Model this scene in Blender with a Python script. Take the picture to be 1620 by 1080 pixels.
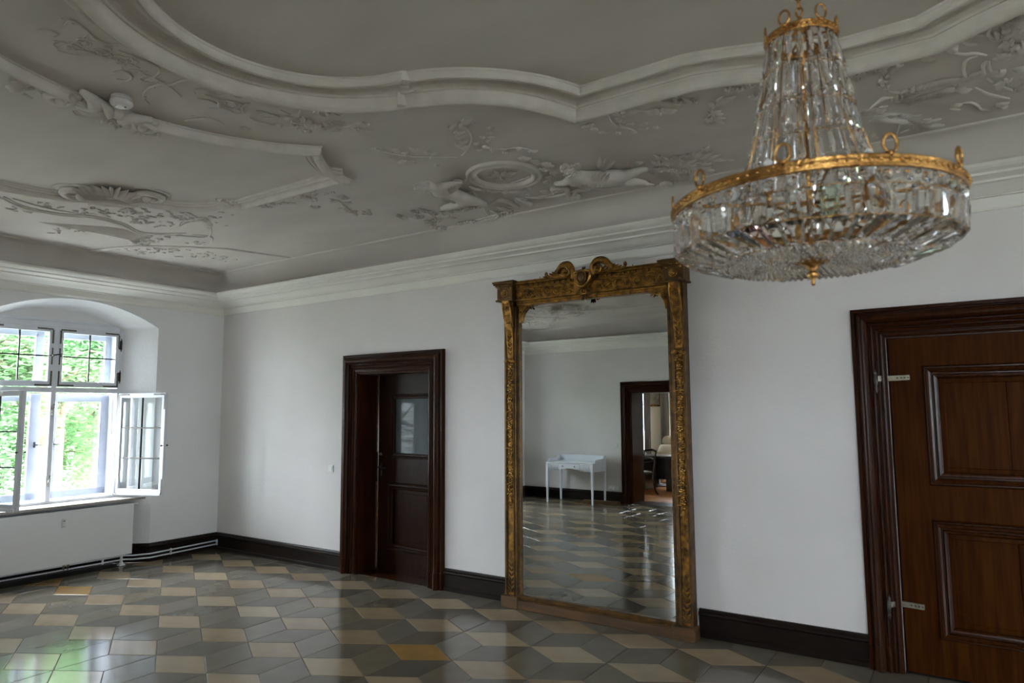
import bpy, math, random
from mathutils import Vector, Matrix, noise
random.seed(7)
R = math.radians
S = bpy.context.scene
COL = S.collection
for _o in list(bpy.data.objects): bpy.data.objects.remove(_o)

# ------------------------------------------------------------------ camera, sky, sun, exposure
cd = bpy.data.cameras.new('camera'); cam = bpy.data.objects.new('camera', cd); COL.objects.link(cam)
cd.sensor_width = 36; cd.lens = 24.006; cd.clip_start = .05; cd.clip_end = 300
_r = Vector((0.8310317, 0.55617976, -0.00709768)); _u = Vector((0.06114247, -0.07865975, 0.99502474)); _f = Vector((-0.55285433, 0.82733108, 0.09937495))
cam.matrix_world = Matrix(((_r.x, _u.x, -_f.x, 7.95440834), (_r.y, _u.y, -_f.y, -5.21029426), (_r.z, _u.z, -_f.z, 1.7), (0, 0, 0, 1)))
cd.dof.use_dof = True; cd.dof.focus_distance = 6.0; cd.dof.aperture_fstop = 3.8
S.camera = cam

RX, RY, CZ = 15.34, 7.06, 3.4          # room: x 0..RX, y -RY..0, ceiling height
SKY = 34.0
w = bpy.data.worlds.new('sky'); S.world = w; w.use_nodes = True
bg = w.node_tree.nodes['Background']; bg.inputs[0].default_value = (.84, .895, 1, 1); bg.inputs[1].default_value = SKY
sun_d = bpy.data.lights.new('sun', 'SUN'); sun_d.energy = 34; sun_d.angle = R(1); sun_d.color = (1, .95, .85)
sun = bpy.data.objects.new('sun', sun_d); COL.objects.link(sun)
sun.rotation_euler = Vector((-.32, -.5, -.8)).to_track_quat('-Z', 'Y').to_euler()
def portal(name, loc, rot, sx, sy):      # guides sky sampling through a window, gives no light of its own
    l = bpy.data.lights.new(name, 'AREA'); l.shape = 'RECTANGLE'; l.size = sx; l.size_y = sy; l.cycles.is_portal = True
    o = bpy.data.objects.new(name, l); COL.objects.link(o); o.location = loc; o.rotation_euler = rot
for i, yc in enumerate((-1.81, -5.43)):
    portal('portal', (-.62, yc, 1.7), (0, -math.pi/2, 0), 2.1, 1.6)
    portal('portal', (RX+.62, -RY-yc, 1.7), (0, math.pi/2, 0), 2.1, 1.6)
ADDED_WIN = (9.4,)              # added unseen windows in the desk wall, for more daylight
for xc in ADDED_WIN: portal('portal', (xc, -RY-.62, 1.7), (-math.pi/2, 0, 0), 1.3, 2.1)
vs = S.view_settings; vs.view_transform = 'Standard'; vs.look = 'None'; vs.gamma = 1; vs.use_curve_mapping = False
vs.exposure = 0.38
S.cycles.max_bounces = 24; S.cycles.diffuse_bounces = 6; S.cycles.glossy_bounces = 6; S.cycles.transmission_bounces = 22; S.cycles.transparent_max_bounces = 16
S.cycles.use_denoising = True; S.cycles.sample_clamp_indirect = 12; S.cycles.caustics_refractive = False; S.cycles.caustics_reflective = False

# ------------------------------------------------------------------ materials
def mat(name, col, rough=.5, metal=0, col2=None, scale=5, stretch=(1, 1, 1), bump=0, bscale=60, detail=4, spec=.5, coat=0, ramp=(.35, .65), coatr=.1):
    m = bpy.data.materials.new(name); m.use_nodes = True; nt = m.node_tree; N = nt.nodes; L = nt.links
    b = N['Principled BSDF']; b.inputs['Base Color'].default_value = (*col, 1); b.inputs['Roughness'].default_value = rough
    b.inputs['Metallic'].default_value = metal; b.inputs['Specular IOR Level'].default_value = spec
    b.inputs['Coat Weight'].default_value = coat; b.inputs['Coat Roughness'].default_value = coatr
    if col2 or bump:
        tc = N.new('ShaderNodeTexCoord'); mp = N.new('ShaderNodeMapping'); mp.inputs['Scale'].default_value = stretch
        L.new(tc.outputs['Object'], mp.inputs['Vector'])
    if col2:
        n = N.new('ShaderNodeTexNoise'); n.inputs['Scale'].default_value = scale; n.inputs['Detail'].default_value = detail
        L.new(mp.outputs[0], n.inputs['Vector']); r = N.new('ShaderNodeValToRGB')
        r.color_ramp.elements[0].position = ramp[0]; r.color_ramp.elements[1].position = ramp[1]
        r.color_ramp.elements[0].color = (*col, 1); r.color_ramp.elements[1].color = (*col2, 1)
        L.new(n.outputs[0], r.inputs[0]); L.new(r.outputs[0], b.inputs['Base Color'])
    if bump:
        n = N.new('ShaderNodeTexNoise'); n.inputs['Scale'].default_value = bscale; n.inputs['Detail'].default_value = 3
        L.new(mp.outputs[0], n.inputs['Vector']); bp = N.new('ShaderNodeBump'); bp.inputs['Strength'].default_value = bump; bp.inputs['Distance'].default_value = .01
        L.new(n.outputs[0], bp.inputs['Height']); L.new(bp.outputs[0], b.inputs['Normal'])
    return m
M = {}
M['wall'] = mat('wall_plaster', (.77, .742, .728), .85, col2=(.73, .703, .69), scale=1.5, bump=.25, bscale=45, spec=.2)
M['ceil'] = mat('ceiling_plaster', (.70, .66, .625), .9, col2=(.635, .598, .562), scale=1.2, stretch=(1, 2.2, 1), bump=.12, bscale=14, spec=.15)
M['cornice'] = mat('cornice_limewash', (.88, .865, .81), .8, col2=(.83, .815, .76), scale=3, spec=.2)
M['leftwall'] = mat('window_wall_plaster', (.86, .86, .87), .85, col2=(.82, .82, .83), scale=1.5, bump=.25, bscale=45, spec=.2)  # copy of the wall plaster, lightened to stand in for missing daylight
M['stucco'] = mat('stucco', (.76, .72, .68), .8, col2=(.68, .64, .60), scale=9, bump=.2, bscale=50, spec=.2)
M['wood'] = mat('dark_oak', (.020, .0056, .0017), .28, col2=(.042, .0120, .0030), scale=6, stretch=(9, 9, .6), bump=.08, bscale=30, spec=.10)
M['oakshine'] = mat('polished_oak_moulding', (.026, .0070, .0015), .25, col2=(.045, .013, .0028), scale=5, stretch=(8, 8, .5), bump=.05, bscale=25, spec=.2)
M['woodh'] = mat('dark_oak_crosswise', (.030, .0105, .0045), .32, col2=(.060, .022, .008), scale=6, stretch=(.6, 9, 9), bump=.12, bscale=30, coat=.3, coatr=.25)
M['oak'] = mat('red_brown_oak', (.034, .0090, .0014), .45, col2=(.062, .018, .0028), scale=5, stretch=(8, 8, .5), bump=.1, bscale=25, spec=.03)
M['leafwood'] = mat('dark_oak_leaf', (.012, .0040, .0018), .4, col2=(.026, .0085, .0030), scale=6, stretch=(9, 9, .6), bump=.12, bscale=30, spec=.08)
M['base'] = mat('black_brown_wood', (.010, .0065, .005), .35, col2=(.018, .011, .008), scale=5, stretch=(1, 1, 6), spec=.15)
M['gold'] = mat('old_gilding', (.36, .175, .032), .34, metal=.8, col2=(.060, .031, .011), scale=22, ramp=(.38, .7), bump=.2, bscale=120)
M['golddark'] = mat('dull_gilding', (.17, .082, .018), .42, metal=.6, col2=(.050, .027, .010), scale=14, ramp=(.3, .7), bump=.2, bscale=90)
M['goldbright'] = mat('burnished_gilding', (.55, .29, .07), .27, metal=.85, col2=(.11, .058, .02), scale=18, ramp=(.3, .75))
M['goldbase'] = mat('worn_gilt_wood', (.135, .066, .020), .45, metal=.15, col2=(.062, .031, .011), scale=5, stretch=(.5, 3, 3))
M['brass'] = mat('brass', (.60, .33, .10), .25, metal=1, col2=(.34, .17, .05), scale=30, bump=.3, bscale=160)
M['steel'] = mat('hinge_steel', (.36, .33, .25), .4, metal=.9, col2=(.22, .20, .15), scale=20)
M['iron'] = mat('dark_iron', (.06, .055, .05), .4, metal=.8)
M['brace'] = mat('zinc_brace', (.22, .21, .18), .5, metal=.5, col2=(.06, .055, .05), scale=90)
M['white'] = mat('white_gloss_paint', (.79, .815, .87), .32, bump=.05, bscale=20, col2=(.73, .755, .81), scale=6)
M['dimmed'] = mat('toned_down_sash_paint', (.50, .53, .60), .5, col2=(.44, .47, .54), scale=7)  # white paint with a darkened colour, to offset the glare on outer sashes
M['enamel'] = mat('white_enamel', (.82, .83, .84), .35)
M['plastic'] = mat('white_plastic', (.78, .78, .76), .35)
M['grey'] = mat('grey_print', (.15, .15, .15), .5)
M['sill'] = mat('sill_stone', (.40, .36, .32), .45, col2=(.33, .29, .26), scale=12)
M['grout'] = mat('grout', (.035, .03, .026), .8)
M['black'] = mat('black_plastic', (.012, .012, .013), .35)
M['cream'] = mat('cream_leather', (.62, .56, .43), .42, bump=.1, bscale=60)
M['curtain'] = mat('grey_curtain', (.36, .33, .30), .8, col2=(.30, .27, .25), scale=4, stretch=(6, 6, .3))
M['parquet'] = mat('parquet', (.50, .20, .05), .35, col2=(.36, .14, .035), scale=5, stretch=(1, 8, 1))
M['officewall'] = mat('office_wall', (.62, .57, .47), .85, bump=.1)
M['darkwood'] = mat('mahogany', (.012, .005, .003), .3, col2=(.022, .009, .005), scale=6, stretch=(1, 6, 6))
M['pic'] = mat('painting_canvas', (.10, .09, .06), .5, col2=(.42, .36, .30), scale=7)
M['bark'] = mat('bark', (.14, .11, .08), .9, col2=(.25, .2, .15), scale=8, stretch=(1, 1, .3), bump=.5)
M['lawn'] = mat('pale_gravel', (.34, .33, .30), .9, col2=(.26, .27, .22), scale=3)
M['outer'] = mat('facade_render', (.62, .58, .5), .9)
M['brick'] = mat('red_brick', (.45, .16, .1), .9)
TONES = {'a': [(.375, .290, .190), (.335, .255, .165), (.405, .320, .215), (.305, .225, .140), (.35, .275, .185)],
         'b': [(.175, .155, .118), (.190, .168, .130), (.162, .144, .108), (.182, .152, .108)],
         'c': [(.145, .127, .096), (.132, .116, .088), (.155, .135, .100), (.142, .118, .082)],
         'o': [(.34, .19, .055), (.28, .18, .075)]}
for k, cs in TONES.items():
    for i, c in enumerate(cs):
        M['t%s%d' % (k, i)] = mat('stone_tile_%s_%d' % ({'a': 'cream', 'b': 'grey', 'c': 'dark_grey', 'o': 'ochre'}[k], i), c, .13, col2=tuple(v*.86 for v in c), scale=5, detail=6, bump=.035, bscale=9, spec=.42)
def special(name):
    m = bpy.data.materials.new(name); m.use_nodes = True; nt = m.node_tree
    for n in list(nt.nodes):
        if n.type != 'OUTPUT_MATERIAL': nt.nodes.remove(n)
    return m, nt, nt.nodes, nt.links, [n for n in nt.nodes if n.type == 'OUTPUT_MATERIAL'][0]
m, nt, N, L, out = special('window_glass')
lw = N.new('ShaderNodeLayerWeight'); lw.inputs[0].default_value = .5; pw = N.new('ShaderNodeMath'); pw.operation = 'POWER'; pw.inputs[1].default_value = 5; L.new(lw.outputs['Facing'], pw.inputs[0]); fr = N.new('ShaderNodeMath'); fr.operation = 'MULTIPLY_ADD'; fr.inputs[1].default_value = .9; fr.inputs[2].default_value = .06; L.new(pw.outputs[0], fr.inputs[0]); tr = N.new('ShaderNodeBsdfTransparent'); tr.inputs[0].default_value = (.95, .97, .96, 1)
gl = N.new('ShaderNodeBsdfGlossy'); gl.inputs['Roughness'].default_value = .02; mx = N.new('ShaderNodeMixShader')
L.new(fr.outputs[0], mx.inputs[0]); L.new(tr.outputs[0], mx.inputs[1]); L.new(gl.outputs[0], mx.inputs[2]); L.new(mx.outputs[0], out.inputs[0]); M['glass'] = m
m, nt, N, L, out = special('cut_crystal')
g = N.new('ShaderNodeBsdfGlass'); g.inputs['IOR'].default_value = 1.56; g.inputs['Roughness'].default_value = 0
oi = N.new('ShaderNodeObjectInfo'); rr = N.new('ShaderNodeValToRGB'); rr.color_ramp.interpolation = 'CONSTANT'      # a few drops are tinted, painting in rainbow glints of split light
rr.color_ramp.elements[0].color = (1, 1, 1, 1); rr.color_ramp.elements[1].position = .86; rr.color_ramp.elements[1].color = (.93, .96, 1, 1)
for ps, cl_ in ((.91, (1, .965, .90, 1)), (.95, (1, .94, .96, 1)), (.98, (.93, 1, .95, 1))): e_ = rr.color_ramp.elements.new(ps); e_.color = cl_
L.new(oi.outputs['Random'], rr.inputs[0]); L.new(rr.outputs[0], g.inputs['Color']); L.new(g.outputs[0], out.inputs[0]); M['crystal'] = m
m, nt, N, L, out = special('mirror_silver')
g = N.new('ShaderNodeBsdfGlossy'); g.inputs['Color'].default_value = (.70, .72, .70, 1); g.inputs['Roughness'].default_value = .004; L.new(g.outputs[0], out.inputs[0]); M['mirror'] = m
m = mat('dusky_pane', (.10, .112, .115), .03, spec=.035); M['dusky'] = m
m, nt, N, L, out = special('leaf_green')
pr = N.new('ShaderNodeBsdfDiffuse'); tl = N.new('ShaderNodeBsdfTranslucent'); mx = N.new('ShaderNodeMixShader'); mx.inputs[0].default_value = .5
oi = N.new('ShaderNodeTexCoord'); nn = N.new('ShaderNodeTexNoise'); nn.inputs['Scale'].default_value = 1.3; rr = N.new('ShaderNodeValToRGB')
rr.color_ramp.elements[0].color = (.07, .17, .07, 1); rr.color_ramp.elements[1].color = (.21, .35, .17, 1); rr.color_ramp.elements[0].position = .3; rr.color_ramp.elements[1].position = .7
L.new(oi.outputs['Object'], nn.inputs['Vector']); L.new(nn.outputs[0], rr.inputs[0]); L.new(rr.outputs[0], pr.inputs[0]); L.new(rr.outputs[0], tl.inputs[0])
L.new(pr.outputs[0], mx.inputs[1]); L.new(tl.outputs[0], mx.inputs[2]); L.new(mx.outputs[0], out.inputs[0]); M['leaf'] = m

# ------------------------------------------------------------------ mesh helpers
class MB:
    def __init__(s): s.v = []; s.f = []; s.sm = []; s.mi = []; s.cur = 0
    def add(s, vs, fs, smooth=False):
        b = len(s.v); s.v += [tuple(v) for v in vs]
        for f in fs: s.f.append([b+i for i in f]); s.sm.append(smooth); s.mi.append(s.cur)
        return s
    def box(s, x0, x1, y0, y1, z0, z1, mtx=None):
        v = [(x, y, z) for z in (z0, z1) for y in (y0, y1) for x in (x0, x1)]
        if mtx: v = [mtx @ Vector(p) for p in v]
        return s.add(v, [(0, 2, 3, 1), (4, 5, 7, 6), (0, 1, 5, 4), (2, 6, 7, 3), (0, 4, 6, 2), (1, 3, 7, 5)])
    def bbox(s, x0, x1, y0, y1, z0, z1, b=.004, mtx=None):     # box with chamfered edges
        x0, x1 = sorted((x0, x1)); y0, y1 = sorted((y0, y1)); z0, z1 = sorted((z0, z1))
        b = min(b, (x1-x0)*.45, (y1-y0)*.45, (z1-z0)*.45)
        c = ((x0+x1)/2, (y0+y1)/2, (z0+z1)/2); h = ((x1-x0)/2, (y1-y0)/2, (z1-z0)/2); v = []; idx = {}
        for sx in (-1, 1):
            for sy in (-1, 1):
                for sz in (-1, 1):
                    for a in range(3):
                        q = [h[i]-(0 if i == a else b) for i in range(3)]
                        idx[(sx, sy, sz, a)] = len(v); v.append((c[0]+sx*q[0], c[1]+sy*q[1], c[2]+sz*q[2]))
        f = []
        for a in range(3):
            o = [i for i in range(3) if i != a]
            for s_ in (-1, 1):
                ring = []
                for u, w_ in ((-1, -1), (1, -1), (1, 1), (-1, 1)):
                    k = [0, 0, 0]; k[a] = s_; k[o[0]] = u; k[o[1]] = w_; ring.append(idx[(*k, a)])
                if (s_ > 0) == (a == 1): ring.reverse()
                f.append(ring)
            for u in (-1, 1):
                for w_ in (-1, 1):
                    def K(t, ax):
                        k = [0, 0, 0]; k[a] = t; k[o[0]] = u; k[o[1]] = w_; return idx[(*k, ax)]
                    q = [K(-1, o[0]), K(1, o[0]), K(1, o[1]), K(-1, o[1])]
                    if (u*w_ > 0) == (a != 1): q.reverse()
                    f.append(q)
        for sx in (-1, 1):
            for sy in (-1, 1):
                for sz in (-1, 1):
                    t = [idx[(sx, sy, sz, 0)], idx[(sx, sy, sz, 1)], idx[(sx, sy, sz, 2)]]
                    if sx*sy*sz < 0: t.reverse()
                    f.append(t)
        if mtx: v = [mtx @ Vector(p) for p in v]
        return s.add(v, f)
    def tube(s, pts, r, n=8, cap=True, flat=1, closed=False):
        pts = [Vector(p) for p in pts]; k = len(pts)
        rs = r if isinstance(r, (list, tuple)) else [r]*k
        vs = []; prev = None
        for i, p in enumerate(pts):
            t = (pts[(i+1) % k]-pts[i-1]) if closed else (pts[min(i+1, k-1)]-pts[max(i-1, 0)])
            if t.length < 1e-9: t = Vector((0, 0, 1))
            t.normalize()
            if prev is None:
                a = Vector((0, 0, 1)) if abs(t.z) < .9 else Vector((1, 0, 0))
            else: a = prev
            u = (a-t*a.dot(t)); u.normalize(); prev = u; w_ = t.cross(u)
            for j in range(n):
                an = 2*math.pi*j/n; vs.append(p+rs[i]*(math.cos(an)*u*flat+math.sin(an)*w_))
        f = []
        for i in range(k if closed else k-1):
            for j in range(n):
                a = i*n+j; b = i*n+(j+1) % n; c = ((i+1) % k)*n
                f.append((a, b, c+(j+1) % n, c+j))
        if cap and not closed: f += [tuple(range(n))[::-1], tuple(range((k-1)*n, k*n))]
        return s.add(vs, f, True)
    def lathe(s, prof, n=16, c=(0, 0, 0), mtx=None, smooth=True, a0=0, ax='z'):
        vs = []
        for r_, z in prof:
            for j in range(n):
                an = a0+2*math.pi*j/n; p = (r_*math.cos(an), r_*math.sin(an), z)
                if ax == 'y': p = (p[0], -p[2], p[1])
                elif ax == 'x': p = (p[2], p[0], p[1])
                p = Vector(p)+Vector(c); vs.append(mtx @ p if mtx else p)
        f = []
        for i in range(len(prof)-1):
            for j in range(n): f.append((i*n+j, i*n+(j+1) % n, (i+1)*n+(j+1) % n, (i+1)*n+j))
        if prof[0][0] > 1e-6: f.append(tuple(range(n))[::-1])
        if prof[-1][0] > 1e-6: f.append(tuple(range((len(prof)-1)*n, len(prof)*n)))
        return s.add(vs, f, smooth)
    def blob(s, c, r, n=8, m=5, sx=1, sy=1, sz=1, rot=None, bump=0):
        vs = [];
        for i in range(m+1):
            th = math.pi*i/m
            for j in range(n):
                ph = 2*math.pi*j/n; k = r*(1+bump*math.sin(3*ph+i))
                p = Vector((k*math.sin(th)*math.cos(ph)*sx, k*math.sin(th)*math.sin(ph)*sy, k*math.cos(th)*sz))
                if rot: p = rot @ p
                vs.append(p+Vector(c))
        f = [(i*n+j, (i+1)*n+j, (i+1)*n+(j+1) % n, i*n+(j+1) % n) for i in range(m) for j in range(n)]
        return s.add(vs, f, True)
    def sweep(s, path, N, prof, closed=False, cap=True, smooth=False):
        # prof = [(u, h)]: u sideways (left of travel seen along -N), h along N
        P = [Vector(p) for p in path]; N = Vector(N); k = len(P); m_ = len(prof); vs = []
        for i, p in enumerate(P):
            t0 = (P[i]-P[i-1]) if (closed or i > 0) else (P[1]-P[0]); t1 = (P[(i+1) % k]-P[i]) if (closed or i < k-1) else t0
            t0 = t0.normalized(); t1 = t1.normalized(); s0 = N.cross(t0); s1 = N.cross(t1); b = s0+s1
            if b.length < 1e-6: b = s0
            b.normalize(); c = max(b.dot(s0), .35); b = b/c
            for u, h in prof: vs.append(p+b*u+N*h)
        f = []
        for i in range(k if closed else k-1):
            a = i*m_; c = ((i+1) % k)*m_
            for j in range(m_-1): f.append((a+j, c+j, c+j+1, a+j+1))
        if cap and not closed: f += [tuple(range(m_)), tuple(range((k-1)*m_, k*m_))[::-1]]
        return s.add(vs, f, smooth)
    def leaf(s, base, tip, width, N, lift=.01, curl=0, th=.004):
        # a fat pointed leaf from base to tip, lying on the plane with normal N
        b = Vector(base); t = Vector(tip); N = Vector(N); d = t-b; side = N.cross(d).normalized()*width/2
        prof = ((0, .15, 0), (.25, .8, .6), (.5, 1, 1), (.75, .7, .8), (1, 0, curl))
        vs = []
        for a, w_, h in prof:
            c = b+d*a; vs += [c-side*w_, c+N*(lift*h+th), c+side*w_]
        f = []
        for i in range(4):
            f += [(3*i, 3*i+1, 3*i+4, 3*i+3), (3*i+1, 3*i+2, 3*i+5, 3*i+4)]
        return s.add(vs, f, True)
    def mesh(s, name, mats):
        me = bpy.data.meshes.new(name); me.from_pydata(s.v, [], s.f)
        me.polygons.foreach_set('use_smooth', s.sm)
        if not isinstance(mats, (list, tuple)): mats = [mats]
        for m_ in mats: me.materials.append(M[m_] if isinstance(m_, str) else m_)
        if len(mats) > 1: me.polygons.foreach_set('material_index', s.mi)
        me.update(); return me
def obj(name, mb, m_, parent=None, loc=(0, 0, 0), rot=(0, 0, 0)):
    me = mb if isinstance(mb, bpy.types.Mesh) else mb.mesh(name, m_)
    o = bpy.data.objects.new(name, me); COL.objects.link(o); o.location = loc; o.rotation_euler = rot
    if parent: o.parent = parent
    return o
def empty(name, loc=(0, 0, 0), rot=(0, 0, 0), parent=None):
    o = bpy.data.objects.new(name, None); COL.objects.link(o); o.location = loc; o.rotation_euler = rot; o.empty_display_size = .1
    if parent: o.parent = parent
    return o
def tag(o, label=None, cat=None, group=None, kind=None):
    if label: o['label'] = label
    if cat: o['category'] = cat
    if group: o['group'] = group
    if kind: o['kind'] = kind
    return o
def copy_tree(o, parent=None):
    c = o.copy(); COL.objects.link(c)
    if parent: c.parent = parent
    for ch in list(o.children): copy_tree(ch, c)
    return c
def arc(c, r, a0, a1, n, ax='xy', k=0):
    out_ = []
    for i in range(n+1):
        a = R(a0+(a1-a0)*i/n); u, v_ = c[0]+r*math.cos(a), c[1]+r*math.sin(a)
        out_.append((u, v_, k) if ax == 'xy' else (u, k, v_) if ax == 'xz' else (k, u, v_))
    return out_
def smooth_path(pts, n=6):
    P = [Vector((*p, 0)) if len(p) == 2 else Vector(p) for p in pts]
    if len(P) < 3: return [P[0].lerp(P[1], i/n) for i in range(n+1)]
    out_ = []
    for i in range(len(P)-1):
        a, b, c, d = P[max(i-1, 0)], P[i], P[i+1], P[min(i+2, len(P)-1)]
        for j in range(n):
            t = j/n; out_.append(.5*((2*b)+(c-a)*t+(2*a-5*b+4*c-d)*t*t+(3*b-a-3*c+d)*t**3))
    out_.append(P[-1]); return out_

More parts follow.
